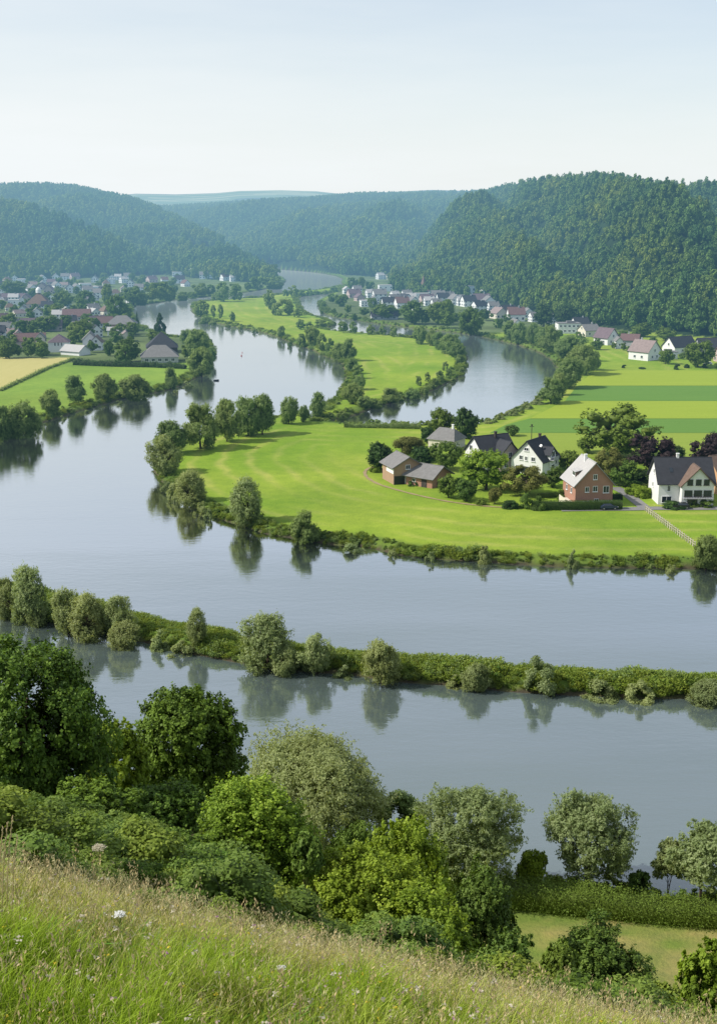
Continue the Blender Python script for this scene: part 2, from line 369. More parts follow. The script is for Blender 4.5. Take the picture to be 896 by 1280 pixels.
def ordn(i):
    if i < 19: return ORD[i]
    n = i + 1
    if n >= 100: return 'hundred' + ('th' if n == 100 else '-and-' + ordn(n - 101))
    tens = {2: 'twent', 3: 'thirt', 4: 'fort', 5: 'fift', 6: 'sixt', 7: 'sevent', 8: 'eight', 9: 'ninet'}[n // 10]
    return tens + 'ieth' if n % 10 == 0 else tens + 'y-' + ORD[n % 10 - 1]
class MB:
    """collects plain solids into one mesh"""
    def __init__(s): s.v = []; s.f = []
    def quad(s, *p): b = len(s.v); s.v += [tuple(q) for q in p]; s.f.append(tuple(range(b, b + len(p))))
    def box(s, c, d, rz=0.0):
        x, y, z = d[0] / 2, d[1] / 2, d[2] / 2; b = len(s.v); ca, sa = math.cos(rz), math.sin(rz)
        for dz in (-z, z):
            for dx, dy in ((-x, -y), (x, -y), (x, y), (-x, y)): s.v.append((c[0] + dx * ca - dy * sa, c[1] + dx * sa + dy * ca, c[2] + dz))
        for q in ((0,3,2,1),(4,5,6,7),(0,1,5,4),(1,2,6,5),(2,3,7,6),(3,0,4,7)): s.f.append(tuple(b + i for i in q))
    def slab(s, p, n, th):
        """a planar polygon p given thickness th along n"""
        b = len(s.v); k = len(p); n = Vector(n) * th
        s.v += [tuple(q) for q in p] + [tuple(Vector(q) + n) for q in p]
        s.f.append(tuple(b + i for i in reversed(range(k)))); s.f.append(tuple(b + k + i for i in range(k)))
        for i in range(k): j = (i + 1) % k; s.f.append((b + i, b + j, b + k + j, b + k + i))
    def tube(s, pts, rad, n=6):
        b = len(s.v); pts = [Vector(p) for p in pts]
        for i, p in enumerate(pts):
            d = (pts[min(i + 1, len(pts) - 1)] - pts[max(i - 1, 0)]).normalized()
            u = d.orthogonal().normalized() if abs(d.z) < .99 else Vector((1, 0, 0)); u = (u - d * u.dot(d)).normalized(); w = d.cross(u)
            for k in range(n): a = 2 * math.pi * k / n; s.v.append(tuple(p + (u * math.cos(a) + w * math.sin(a)) * rad[i]))
        for i in range(len(pts) - 1):
            for k in range(n): j = (k + 1) % n; s.f.append((b + i * n + k, b + i * n + j, b + (i + 1) * n + j, b + (i + 1) * n + k))
        s.f.append(tuple(b + k for k in reversed(range(n)))); s.f.append(tuple(b + (len(pts) - 1) * n + k for k in range(n)))
    def mesh(s, name, mat, smooth=False):
        me = bpy.data.meshes.new(name); me.from_pydata(s.v, [], s.f); me.materials.append(mat)
        if smooth:
            for p in me.polygons: p.use_smooth = True
        me.update(); return me
    def build(s, name, mat, parent=None, smooth=False): return link(name, s.mesh(name, mat, smooth), parent)
# ---------------------------------------------------------------- the ground: one sheet from the viewpoint hill to the horizon
def build_ground():
    t = np.linspace(-1, 1, 620); u = t * (.5 + .5 * t * t)
    Yr = np.concatenate([np.arange(-14, 16, .35), np.arange(16, 120, .8), np.geomspace(120, 9000, 760)])
    U, YY = np.meshgrid(u, Yr); XX = U * (34 + .62 * np.maximum(YY, 0))
    z, s, who, hid, ht, hh = height(XX, YY, True)
    n, m = XX.shape
    # colours of the cover (real albedos)
    C = np.empty((n, m, 3)); C[:] = (.115, .21, .028)
    g = np.clip(fbm(XX / 22, YY / 22, 41) + .5, 0, 1)[..., None]
    C = C * (1 - g) + np.array((.16, .24, .038)) * g
    isl = (who == 1) | (who == 2)
    mead = isl & (s > 4)
    warm = np.clip(.5 + fbm(XX / 30, YY / 30, 43), 0, 1)
    bands = .5 + .5 * np.sin(s / 1.25 + 1.6 * fbm(XX / 25, YY / 25, 44)); bands = bands ** 4 * np.clip(.40 + 1.3 * fbm(XX / 18, YY / 18, 45), 0, 1)
    cm = np.array((.155, .262, .024)) * (1 - warm[..., None]) + np.array((.24, .315, .040)) * warm[..., None]
    cm = cm * (1 - .65 * bands[..., None]) + np.array((.35, .355, .095)) * .65 * bands[..., None]
    C = np.where(mead[..., None], cm, C)
    lm = (who == 0) & (s > 3); C = np.where(lm[..., None], np.array((.175, .27, .042)) * (.9 + .2 * warm[..., None]), C)
    wild = np.array((.07, .13, .022)) * (1 - g) + np.array((.135, .195, .035)) * g
    b = sstep(8.0, 3.0, s) if False else 1 - sstep(3.0, 6.5, s)
    C = C * (1 - b[..., None]) + wild * b[..., None]
    mud = 1 - sstep(.25, 1.1, s); C = C * (1 - mud[..., None]) + np.array((.072, .060, .042)) * mud[..., None]
    # viewpoint hill: meadow above, rough slope, mown field below
    nr = (who == 4) & (s > 5)
    g3 = np.clip(.5 + 1.6 * fbm(XX / 5, YY / 2.2, 61), 0, 1)[..., None]; hay = np.array((.15, .205, .042)) * (1 - g3) + np.array((.27, .245, .085)) * g3
    rough = np.array((.03, .062, .012)) * (1 - g) + np.array((.06, .105, .02)) * g
    top = np.array((.085, .15, .02)) * (1 - g) + np.array((.15, .15, .05)) * g
    k = (sstep(70, 77, YY) * sstep(.03, .09, XX / np.maximum(YY, 1)))[..., None]; cn = rough * (1 - k) + hay * k; k = sstep(13, 10, YY) if False else 1 - sstep(10, 13, YY); cn = cn * (1 - k[..., None]) + top * k[..., None]
    C = np.where(nr[..., None], cn, C)
    # villages stand on gardens and yards
    vil = ((who == 0) & (YY > 560)) | ((who == 1) & (YY > 700))
    C = np.where((vil & (s > 6))[..., None], np.array((.10, .135, .05)) * (.8 + .6 * g), C)
    # woods and the far plateau
    wd = (hh > .4) & (hid >= 0) & (hid < 4); C = np.where(wd[..., None], np.array((.018, .036, .012)) * (.7 + .6 * g), C)
    pl = (hid == 4) & (hh > .4)
    f2 = fbm(XX / 420, YY / 160, 51); pc = np.where((f2 > .02)[..., None], np.array((.50, .50, .26)), np.array((.20, .28, .10)))
    pc = np.where(((ht > .78) | (f2 < -.28) | (XX > 200))[..., None], np.array((.02, .045, .02)), pc); C = np.where(pl[..., None], pc, C)
    for pix, c in CLEAR:
        P = [on_ground(*p)[:2] for p in pix]; C = np.where(pip(P, XX, YY)[..., None], np.array(c), C)
    V = np.stack([XX, YY, z], -1).reshape(-1, 3)
    i = (np.arange(n - 1)[:, None] * m + np.arange(m - 1)[None]).ravel(); Fq = np.stack([i, i + 1, i + m + 1, i + m], 1)
    col = np.concatenate([C.reshape(-1, 3), np.ones((n * m, 1))], 1)
    me = mesh_np('ground', V, Fq, [M['terrain']], True, {'Col': ('FLOAT_COLOR', col)})
    tag(link('ground', me), 'river valley ground of meadows, banks and wooded hill slopes', kind='structure')
CLEAR = [([(619,357),(640,343),(652,342),(652,348),(632,358)], (.22, .15, .09)),
         ([(497,351),(504,344),(514,343),(513,351)], (.16, .22, .05)),
         ([(552,367),(576,364),(576,368),(552,370)], (.17, .18, .08)),
         ([(521,312),(528,296),(534,294),(531,312)], (.20, .19, .09))]
build_ground()
wm = MB(); wm.quad((-6000, 40, 0), (6000, 40, 0), (6000, 9500, 0), (-6000, 9500, 0))
tag(wm.build('river', M['water']), 'broad calm grey river winding through the valley', kind='structure')
def sheet(name, pix, mat, z=1.36, label=None):
    mb = MB(); mb.quad(*[(*gp(*p, z), z) for p in pix]); tag(mb.build(name, M[mat]), label, kind='structure')
sheet('field', [(-120,446),(93,447),(60,460),(30,473),(0,487),(-120,530)], 'field_hay', 1.37, 'pale yellow hay field beside the green field')
sheet('field', [(742,463),(1100,463),(1100,482),(722,482)], 'field_light', 1.37, 'yellow green crop stripe nearest the village')
sheet('field', [(721,482.2),(1100,482.2),(1100,501),(706,501)], 'field_dark', 1.37, 'upper dark green crop stripe')
sheet('field', [(705,501.2),(1100,501.2),(1100,523),(662,523)], 'field_light', 1.37, 'lower yellow green crop stripe')
sheet('field', [(661,523.2),(1100,523.2),(1100,541),(612,541),(632,531)], 'field_dark', 1.37, 'lower dark green crop stripe behind the houses')
sheet('field', [(611,541.2),(1100,541.2),(1100,572),(700,572),(600,556)], 'field_bright', 1.37, 'bright green grass strip behind the houses')
def ribbon(name, pix, w, mat, label, z=1.40):
    P = [np.array(gp(*p, z)) for p in pix]; Q = []
    for a, b in zip(P[:-1], P[1:]):
        for k in range(6): Q.append(a + (b - a) * k / 6)
    Q.append(P[-1]); Q = np.array(Q)
    for _ in range(6): Q[1:-1] = (Q[:-2] + 2 * Q[1:-1] + Q[2:]) / 4
    T = np.gradient(Q, axis=0); T /= np.linalg.norm(T, axis=1)[:, None]; N = np.stack([-T[:, 1], T[:, 0]], 1)
    wv = w * (1 + .25 * np.sin(np.arange(len(Q)) * 1.7))[:, None] if mat == 'track_earth' else w
    A, B = Q + N * wv / 2, Q - N * wv / 2; mb = MB()
    for i in range(len(Q) - 1): mb.quad((*B[i], z), (*B[i + 1], z), (*A[i + 1], z), (*A[i], z))
    tag(mb.build(name, M[mat]), label, kind='structure')
ribbon('path', [(470,583),(460,585),(455,590),(458,597),(472,605),(495,612),(522,619),(560,627),(600,632),(640,635)], .9, 'track_earth', 'narrow earth path curving round the hamlet')
ribbon('road', [(700,637),(752,636),(790,636),(815,635),(850,635.5),(896,635),(1000,634)], 3.2, 'road_asphalt', 'grey lane in front of the white house')
ribbon('road', [(806,635),(797,628),(787,620),(778,614),(768,609)], 3.0, 'road_asphalt', 'lane climbing beside the brick house', 1.408)
# ---------------------------------------------------------------- crowns
def unit(v): return v / (np.linalg.norm(v, axis=-1, keepdims=True) + 1e-9)
ICO = None
def ico():
    global ICO
    if ICO is None:
        import bmesh
        b = bmesh.new(); bmesh.ops.create_icosphere(b, subdivisions=1, radius=1.0)
        ICO = (np.array([v.co[:] for v in b.verts]), np.array([[v.index for v in f.verts] for f in b.faces])); b.free()
    return ICO
SHAPE = {  # centre height, half height, half width, clump size, leaf stretch
    'round':   (.52, .47, .46, (.13, .21), 1.0),
    'willow':  (.48, .51, .45, (.11, .19), 1.7),
    'bush':    (.44, .50, .45, (.12, .22), 1.1),
    'tall':    (.46, .52, .46, (.13, .20), 1.0),
    'cone':    (.50, .48, .42, (.07, .15), 1.2),
    'mound':   (.20, .72, .47, (.14, .25), 1.1),
}
def crown(name, seed, kind, nclump, nleaf, leaf, mat, core=True, sprig=.10, lumps=3):
    g = np.random.default_rng(seed); zc, hz, hw, (c0, c1), st = SHAPE[kind]
    d = unit(g.normal(size=(nclump, 3))); rad = g.uniform(.30, 1.0, nclump) ** .52
    if kind in ('willow', 'bush', 'tall', 'mound'): d[:, 2] = np.where(d[:, 2] < -.9, -d[:, 2], d[:, 2]); d = unit(d)
    # uneven outline: a few lobes push the envelope in and out
    lob = unit(g.normal(size=(lumps + 3, 3))); la = g.uniform(-.42, .22, lumps + 3)
    env = 1 + (np.clip((d @ lob.T - .35) / .65, 0, 1) * la).sum(1)
    if kind == 'cone':
        zz = g.uniform(.05, .97, nclump) ** 1.1; an = g.uniform(0, 2 * np.pi, nclump); rr = (1 - zz) ** .8 * g.uniform(.55, .9, nclump)
        C = np.stack([np.cos(an) * rr * hw, np.sin(an) * rr * hw, .06 + zz * .88], 1); cr = g.uniform(c0, c1, nclump) * (1.1 - .75 * zz)
    else:
        C = d * (rad * .90 * env)[:, None] * np.array((hw, hw, hz)) + np.array((0, 0, zc)); cr = g.uniform(c0, c1, nclump) * (1.28 - .55 * rad)
    C[:, 2] = np.maximum(C[:, 2], cr * .5)
    w = cr ** 2; twig = nleaf >= 7000; per = 30 if nleaf > 20000 else 16; m = nleaf // per if twig else nleaf
    ci = g.choice(nclump, m, p=w / w.sum())
    dirs = unit(g.normal(size=(m, 3))); outw = unit(C[ci] - np.array((0, 0, zc - .12)))
    flip = (dirs * outw).sum(1) < -.35; dirs[flip] = -dirs[flip]
    dirs[:, 2] += .15; dirs = unit(dirs)
    r = cr[ci] * (.60 + .44 * np.sqrt(g.random(m))); sp_ = g.random(m) < sprig; r = np.where(sp_, r * g.uniform(1.0, 1.3, m), r)
    P = C[ci] + dirs * r[:, None] * np.array((1, 1, .92)); tt = g.normal(0, .10, m)
    if twig:
        tl = {'willow': .10, 'bush': .085, 'mound': .07, 'tall': .055}.get(kind, .05) * g.uniform(.4, 1.3, m); up = {'willow': .55, 'bush': .9, 'mound': .6}.get(kind, .35)
        td = unit(dirs * .8 + outw * .35 + g.normal(size=(m, 3)) * .45 + np.array((0, 0, up)))
        ti = np.repeat(np.arange(m), per); al = g.random(len(ti))
        sg = .016 if nleaf > 20000 else .022
        P = P[ti] + td[ti] * ((al - .25) * tl[ti])[:, None] + g.normal(size=(len(ti), 3)) * sg * (1.15 - .7 * al)[:, None]
        ci, dirs, outw, tt = ci[ti], unit(dirs[ti] * .75 + td[ti] * .25), outw[ti], tt[ti] + .10 * (al - .5)
    ok = P[:, 2] > .01; P, dirs, ci, outw, tt = P[ok], dirs[ok], ci[ok], outw[ok], tt[ok]; n = len(P)
    N = unit(dirs * .7 + outw * .35 + g.normal(size=(n, 3)) * .55 + np.array((0, 0, .15)))
    T = g.normal(size=(n, 3)) + (np.array((0, 0, 1.2)) + outw * .8 if kind == 'willow' else 0); T = unit(T - N * (T * N).sum(1, keepdims=True)); B = np.cross(N, T)
    ll = leaf * g.uniform(.6, 1.35, n)[:, None] * st ** .5; ww = ll / st * .8
    V = np.stack([P - T * ll * .5, P + B * ww * .5, P + T * ll * .5, P - B * ww * .5], 1).reshape(-1, 3)
    ct = g.normal(0, .16, nclump)
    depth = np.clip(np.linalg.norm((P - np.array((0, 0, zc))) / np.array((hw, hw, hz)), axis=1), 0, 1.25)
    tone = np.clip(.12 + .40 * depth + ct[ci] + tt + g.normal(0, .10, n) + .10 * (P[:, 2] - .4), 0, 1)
    Fq = np.arange(n * 4).reshape(-1, 4); tn = np.repeat(tone, 4); Fs = [Fq]
    if core and nleaf < 20000:
        iv, jf = ico(); k = len(iv)
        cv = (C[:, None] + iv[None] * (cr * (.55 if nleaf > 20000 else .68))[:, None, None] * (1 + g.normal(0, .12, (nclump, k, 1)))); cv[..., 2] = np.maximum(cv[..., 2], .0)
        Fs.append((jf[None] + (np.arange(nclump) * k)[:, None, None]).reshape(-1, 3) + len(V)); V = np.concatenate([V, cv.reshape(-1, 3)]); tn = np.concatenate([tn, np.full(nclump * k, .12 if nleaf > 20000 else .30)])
    return mesh_np(name, V, Fs, [M[mat]], False, {'tone': ('FLOAT', tn)})
def trunk_mesh(name, seed, stems=1, h=.5, r=.028, limbs=5):
    g = random.Random(seed); mb = MB()
    for s in range(stems):
        a = g.uniform(0, 6.28); lean = .02 if stems == 1 else .10
        top = (math.cos(a) * lean, math.sin(a) * lean, h); mid = (math.cos(a) * lean * .4 + g.uniform(-.01, .01), math.sin(a) * lean * .4, h * .5)
        mb.tube([(0, 0, -.03), (mid[0] * .3, mid[1] * .3, h * .12), mid, top], [r * 1.35, r, r * .8, r * .4], 7)
        for k in range(limbs):
            b = a + k * 2.4 + g.uniform(-.4, .4); z0 = h * g.uniform(.35, .9); q = g.uniform(.16, .30)
            p0 = (mid[0] + (top[0] - mid[0]) * (z0 / h - .5) * 2, mid[1] + (top[1] - mid[1]) * (z0 / h - .5) * 2, z0)
            mb.tube([p0, (p0[0] + math.cos(b) * q * .5, p0[1] + math.sin(b) * q * .5, z0 + q * .45), (p0[0] + math.cos(b) * q, p0[1] + math.sin(b) * q, z0 + q * 1.1)], [r * .5, r * .35, r * .12], 5)
    return mb.mesh(name, M['bark'], True)
PROTO = {}
def protos(key, n, kind, nclump, nleaf, leaf, mat, stems=1, trunk=True, **kw):
    PROTO[key] = [(crown('crown', 100 + hash_s(key) + i, kind, nclump, nleaf, leaf, mat, **kw), trunk_mesh('trunk', 7 + i + hash_s(key), stems) if trunk else None) for i in range(n)]
def hash_s(s): return sum(ord(c) * (i + 3) for i, c in enumerate(s)) % 997
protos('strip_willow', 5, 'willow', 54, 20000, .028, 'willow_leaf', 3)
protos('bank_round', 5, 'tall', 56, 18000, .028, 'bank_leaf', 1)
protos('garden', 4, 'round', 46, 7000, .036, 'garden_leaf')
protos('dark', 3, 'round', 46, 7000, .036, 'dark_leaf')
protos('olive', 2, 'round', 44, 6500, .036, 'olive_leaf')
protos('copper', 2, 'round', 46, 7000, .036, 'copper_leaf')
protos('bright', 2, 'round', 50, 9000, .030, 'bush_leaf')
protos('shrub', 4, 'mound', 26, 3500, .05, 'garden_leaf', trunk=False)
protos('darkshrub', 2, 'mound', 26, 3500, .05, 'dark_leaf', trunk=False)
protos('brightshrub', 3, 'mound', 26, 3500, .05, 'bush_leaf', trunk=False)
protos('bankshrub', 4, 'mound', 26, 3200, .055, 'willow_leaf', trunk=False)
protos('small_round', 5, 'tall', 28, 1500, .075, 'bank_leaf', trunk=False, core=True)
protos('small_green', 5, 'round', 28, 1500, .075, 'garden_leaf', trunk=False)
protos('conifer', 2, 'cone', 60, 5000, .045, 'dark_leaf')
GROUPS = {}   # group -> list of (px, object, look) for the labels given at the end
def tree(name, key, px, py, top, w, label=None, cat='tree', group=None, look=None, z=None, loc=None, vari=None):
    """a tree whose foot stands at px, py in the photo, with its crown top and width in photo pixels"""
    if loc is None:
        x, y = gp(px, py, 1.3); h = elev(py - top, px, py); wid = w * scale_at(px, py - (py - top) * .4)
        loc = (x, y, zt(x, y) - .15)
    else: h, wid = top, w
    v = PROTO[key]; i = rng.integers(len(v)) if vari is None else vari % len(v); cr, tr = v[i]
    wid = wid * 1.06
    if tr is None:
        o = link(name, cr)
    else:
        o = empty(name); link('crown', cr, o); link('trunk', tr, o)
    o.location = loc; o.scale = (wid, wid * rng.uniform(.9, 1.1), h); o.rotation_euler = (0, 0, rng.uniform(0, 6.28))
    tag(o, label, cat, group)
    if label is None: GROUPS.setdefault(group, []).append((px, o, look or 'green tree'))
    return o
# ---------------------------------------------------------------- scattered cover nobody could count
def scatter_group():
    ng = bpy.data.node_groups.new('scatter', 'GeometryNodeTree')
    ng.interface.new_socket('Geometry', in_out='INPUT', socket_type='NodeSocketGeometry'); ng.interface.new_socket('Geometry', in_out='OUTPUT', socket_type='NodeSocketGeometry')
    return ng
def scatter(name, P, scl, meshes, label, zs=None):
    """one object: plants of the given meshes on the points P"""
    src = bpy.data.collections.new(name + '_plants')
    for i, me in enumerate(meshes):
        o = bpy.data.objects.new(f'plant_{i:02d}', me); src.objects.link(o)
    n = len(P); me = bpy.data.meshes.new(name); me.vertices.add(n); me.vertices.foreach_set('co', np.asarray(P, np.float32).ravel())
    zs = np.asarray(scl) if zs is None else np.asarray(zs)
    for k, ty, arr in (('scl', 'FLOAT_VECTOR', np.stack([scl, scl, zs], 1)), ('rot', 'FLOAT_VECTOR', np.stack([rng.normal(0, .06, n), rng.normal(0, .06, n), rng.uniform(0, 6.28, n)], 1)), ('idx', 'INT', rng.integers(0, len(meshes), n))):
        at = me.attributes.new(k, ty, 'POINT'); at.data.foreach_set('vector' if ty == 'FLOAT_VECTOR' else 'value', np.asarray(arr, np.int32 if ty == 'INT' else np.float32).ravel())
    o = link(name, me); ng = scatter_group(); N, L = ng.nodes, ng.links
    gi, go = N.new('NodeGroupInput'), N.new('NodeGroupOutput'); ip = N.new('GeometryNodeInstanceOnPoints'); ci = N.new('GeometryNodeCollectionInfo')
    ci.inputs['Collection'].default_value = src; ci.inputs['Separate Children'].default_value = True; ci.inputs['Reset Children'].default_value = True
    def att(nm, dt):
        a = N.new('GeometryNodeInputNamedAttribute'); a.data_type = dt; a.inputs['Name'].default_value = nm
        return next(x for x in a.outputs if x.name == 'Attribute' and x.enabled)
    L.new(gi.outputs[0], ip.inputs['Points']); L.new(ci.outputs[0], ip.inputs['Instance']); ip.inputs['Pick Instance'].default_value = True
    L.new(att('idx', 'INT'), ip.inputs['Instance Index']); L.new(att('rot', 'FLOAT_VECTOR'), ip.inputs['Rotation']); L.new(att('scl', 'FLOAT_VECTOR'), ip.inputs['Scale'])
    L.new(ip.outputs[0], go.inputs[0]); mo = o.modifiers.new('scatter', 'NODES'); mo.node_group = ng
    return tag(o, label, kind='stuff')
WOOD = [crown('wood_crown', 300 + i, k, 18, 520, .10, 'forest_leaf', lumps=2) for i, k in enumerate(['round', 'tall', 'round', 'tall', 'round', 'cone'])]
def forest(nm, name, label, sp, wmin, wmax, amin, amax, Ymax, t1=1.25):
    b, r = HILLS[nm]; ys = np.arange(b[:, 1].min() - 20, Ymax, sp); pts = []
    for y in ys:
        xs = np.arange(amin * y, amax * y, sp); pts.append(np.stack([xs, np.full_like(xs, y)], 1))
    P = np.concatenate(pts); P += rng.uniform(-.45, .45, P.shape) * sp
    z, s, who, hid, ht, hh = height(P[:, 0], P[:, 1], True)
    ok = (hid == list(HILLS).index(nm)) & (ht > .012) & (ht < t1) & (s > 6)
    for pix, c in CLEAR:
        Q = [on_ground(*p)[:2] for p in pix]; ok &= ~pip(Q, P[:, 0], P[:, 1])
    P, z = P[ok], z[ok]; big = np.clip(.5 + 1.3 * fbm(P[:, 0] / 60, P[:, 1] / 60, 71), 0, 1)
    w = (wmin + (wmax - wmin) * (.4 * big + .6 * rng.random(len(P)) ** 1.4)); h = np.minimum(w * rng.uniform(1.0, 1.9, len(P)), 18)
    return scatter(name, np.column_stack([P, z - .6]), w, WOOD, label, h)
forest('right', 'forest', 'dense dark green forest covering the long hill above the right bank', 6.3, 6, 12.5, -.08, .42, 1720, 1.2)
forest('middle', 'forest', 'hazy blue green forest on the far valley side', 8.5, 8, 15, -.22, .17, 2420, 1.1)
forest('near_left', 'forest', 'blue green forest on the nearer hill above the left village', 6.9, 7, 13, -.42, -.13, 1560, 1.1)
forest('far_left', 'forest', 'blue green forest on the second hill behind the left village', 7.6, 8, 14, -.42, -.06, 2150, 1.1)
def weed(name, seed, n, mat):
    g = np.random.default_rng(seed); a = g.uniform(0, 6.28, n); r = .5 * np.sqrt(g.random(n)); h = g.uniform(.35, 1.0, n) * (1.15 - .6 * r); x, y = np.cos(a) * r, np.sin(a) * r
    V, T = [], []
    for k in range(7):
        t = g.random(n) ** .7; az = g.uniform(0, 6.28, n); P = np.stack([x * (1 + .35 * t), y * (1 + .35 * t), h * t], 1); D = unit(np.stack([np.cos(az) * .8, np.sin(az) * .8, g.uniform(.2, 1.3, n)], 1)); B = unit(np.cross(D, g.normal(size=(n, 3)))); L = g.uniform(.10, .22, n)[:, None]
        V.append(np.stack([P, P + D * L * .5 + B * L * .22, P + D * L, P + D * L * .5 - B * L * .22], 1).reshape(-1, 3)); T.append(np.repeat(np.clip(.25 + .6 * t * h + g.normal(0, .13, n), 0, 1), 4))
    V = np.concatenate(V); return mesh_np(name, V, [np.arange(len(V)).reshape(-1, 4)], [M[mat]], False, {'tone': ('FLOAT', np.concatenate(T))})
WEEDS = [weed('weed_clump', 600 + i, 70, m) for i, m in enumerate(['weed_leaf', 'weed_leaf', 'bank_leaf', 'weed_leaf'])]
BUSH = [crown('low_bush', 400 + i, 'mound', 16, 900, .09, m, sprig=.25) for i, m in enumerate(['weed_leaf', 'weed_leaf', 'garden_leaf', 'bank_leaf', 'weed_leaf', 'bank_leaf'])]
def bank_cover(name, pix, label, sp, d0, d1, h0, h1, dens=1.0, mix=None):
    Q = np.array([gp(*p, .2) for p in pix]); pts = []
    for a, b in zip(Q[:-1], Q[1:]):
        L = np.linalg.norm(b - a); n = max(int(L / sp * dens * (d1 - d0) / 1.5), 1); t = rng.random(n)[:, None]
        pts.append(a + (b - a) * t + rng.uniform(-1, 1, (n, 2)) * (d1 + 1.5))
    P = np.concatenate(pts); z, s, who, *_ = height(P[:, 0], P[:, 1], True); ok = (s > d0) & (s < d1)
    P, z = P[ok], z[ok]; n = len(P); hv = np.clip(.5 + 1.2 * fbm(P[:, 0] / 6, P[:, 1] / 6, 77), 0, 1)
    h = h0 + (h1 - h0) * hv * rng.uniform(.5, 1, n); w = h * rng.uniform(1.0, 1.7, n)
    scatter(name, np.column_stack([P, z - .15]), w, mix or BUSH, label, h)
bank_cover('undergrowth', [(-150,730),(0,752),(70,768),(200,797),(300,817),(400,829),(500,842),(600,849),(750,861),(896,863),(1100,862)], 'tall weeds and brambles covering the narrow river strip', .8, .4, 12, .6, 1.9, 6, WEEDS + WEEDS + BUSH[:3])
bank_cover('undergrowth', SH_MEADOW[2:], 'weeds and low scrub along the edge of the big meadow', 1.0, .2, 3.8, .5, 1.7, 4.2, WEEDS + BUSH[2:5])
bank_cover('undergrowth', SH_ISLE, 'scrub fringing the shores of the river islands', 2.0, .3, 5, .8, 2.3, 1.6, WEEDS + BUSH)
bank_cover('undergrowth', SH_RIGHT[8:], 'scrub along the inner bank below the village', 2.0, .3, 6, .8, 2.4, 1.1)
bank_cover('undergrowth', SH_LEFT[1:20], 'scrub along the bank below the left village', 1.8, .3, 6, .8, 2.4, 1.8, WEEDS + BUSH)
bank_cover('undergrowth', [(-200,965),(0,985),(150,1002),(400,1047),(600,1085),(740,1101),(900,1113),(1200,1133)], 'scrub on the near river bank below the willows', 1.0, .5, 7, .8, 2.2, 1.4)
def slope_cover():
    P = np.stack([rng.uniform(-45, 45, 9000), rng.uniform(11.5, 84, 9000)], 1); P = P[np.abs(P[:, 0]) < 6 + .48 * P[:, 1]]
    a = P[:, 0] / P[:, 1]; keep = rng.random(len(P)) < np.where((a > .09) & (P[:, 1] > 52), .04, .8); P = P[keep]
    z = height(P[:, 0], P[:, 1]); n = len(P); h = rng.uniform(.5, 1.5, n) * np.where(P[:, 1] < 16, .6, 1)
    scatter('undergrowth', np.column_stack([P, z - .2]), h * rng.uniform(1.1, 1.7, n), BUSH2, 'dark nettles and brambles on the steep slope below the meadow', h)
BUSH2 = [crown('low_bush', 450 + i, 'mound', 22, 5000, .034, m, sprig=.2) for i, m in enumerate(['oak_leaf', 'garden_leaf', 'garden_leaf', 'weed_leaf'])]
slope_cover()
# ---------------------------------------------------------------- trees along the strip
G = 'willows and shrubs on the narrow river strip'
for px, py, top, w in [(8,764,704,32),(38,770,694,48),(46,773,733,28),(87,783,716,46),(110,788,727,54),(150,788,733,38),(156,798,750,46),(247,805,760,30),(333,826,757,68),(356,832,790,38),(396,832,782,44),(477,844,780,56),(595,853,803,40),(885,869,822,44)]:
    tree('willow_tree', 'strip_willow', px, py, top, w, None, 'tree', G, 'grey-green willow')
for px, py, top, w in [(202,806,773,28),(226,813,787,32),(676,860,813,38),(752,866,832,40),(570,852,832,26),(430,842,815,30),(800,868,838,36)]:
    tree('river_shrub', 'bankshrub', px, py - 4, top - 3, w, None, 'shrub', G, 'low leafy shrub')
# ---------------------------------------------------------------- trees round the big meadow
G = 'trees along the edge of the big meadow'
for px, py, top, w in [(205,591,545,46),(219,568,521,44),(251,561,506,44),(284,552,498,33),(310,545,494,32),(328,543,492,32),(361,530,495,24),(380,527,506,14),(397,522,491,19),(239,626,582,42),(308,651,592,48),(381,671,628,38),(882,704,658,34)]:
    tree('bank_tree', 'bank_round' if w < 40 or py < 580 else 'strip_willow', px, py, top, w, None, 'tree', G, 'grey-green bank tree')
G = 'round shrubs along the edge of the big meadow'
for px, py, top, w in [(209,608,587,17),(224,618,586,24),(252,637,612,19),(441,683,657,32),(605,696,668,17),(716,702,674,16),(839,708,688,18),(539,694,673,14),(490,688,672,12),(262,643,622,12)]:
    tree('river_shrub', 'bankshrub', px, py, top, w, None, 'shrub', G, 'rounded grey-green shrub')
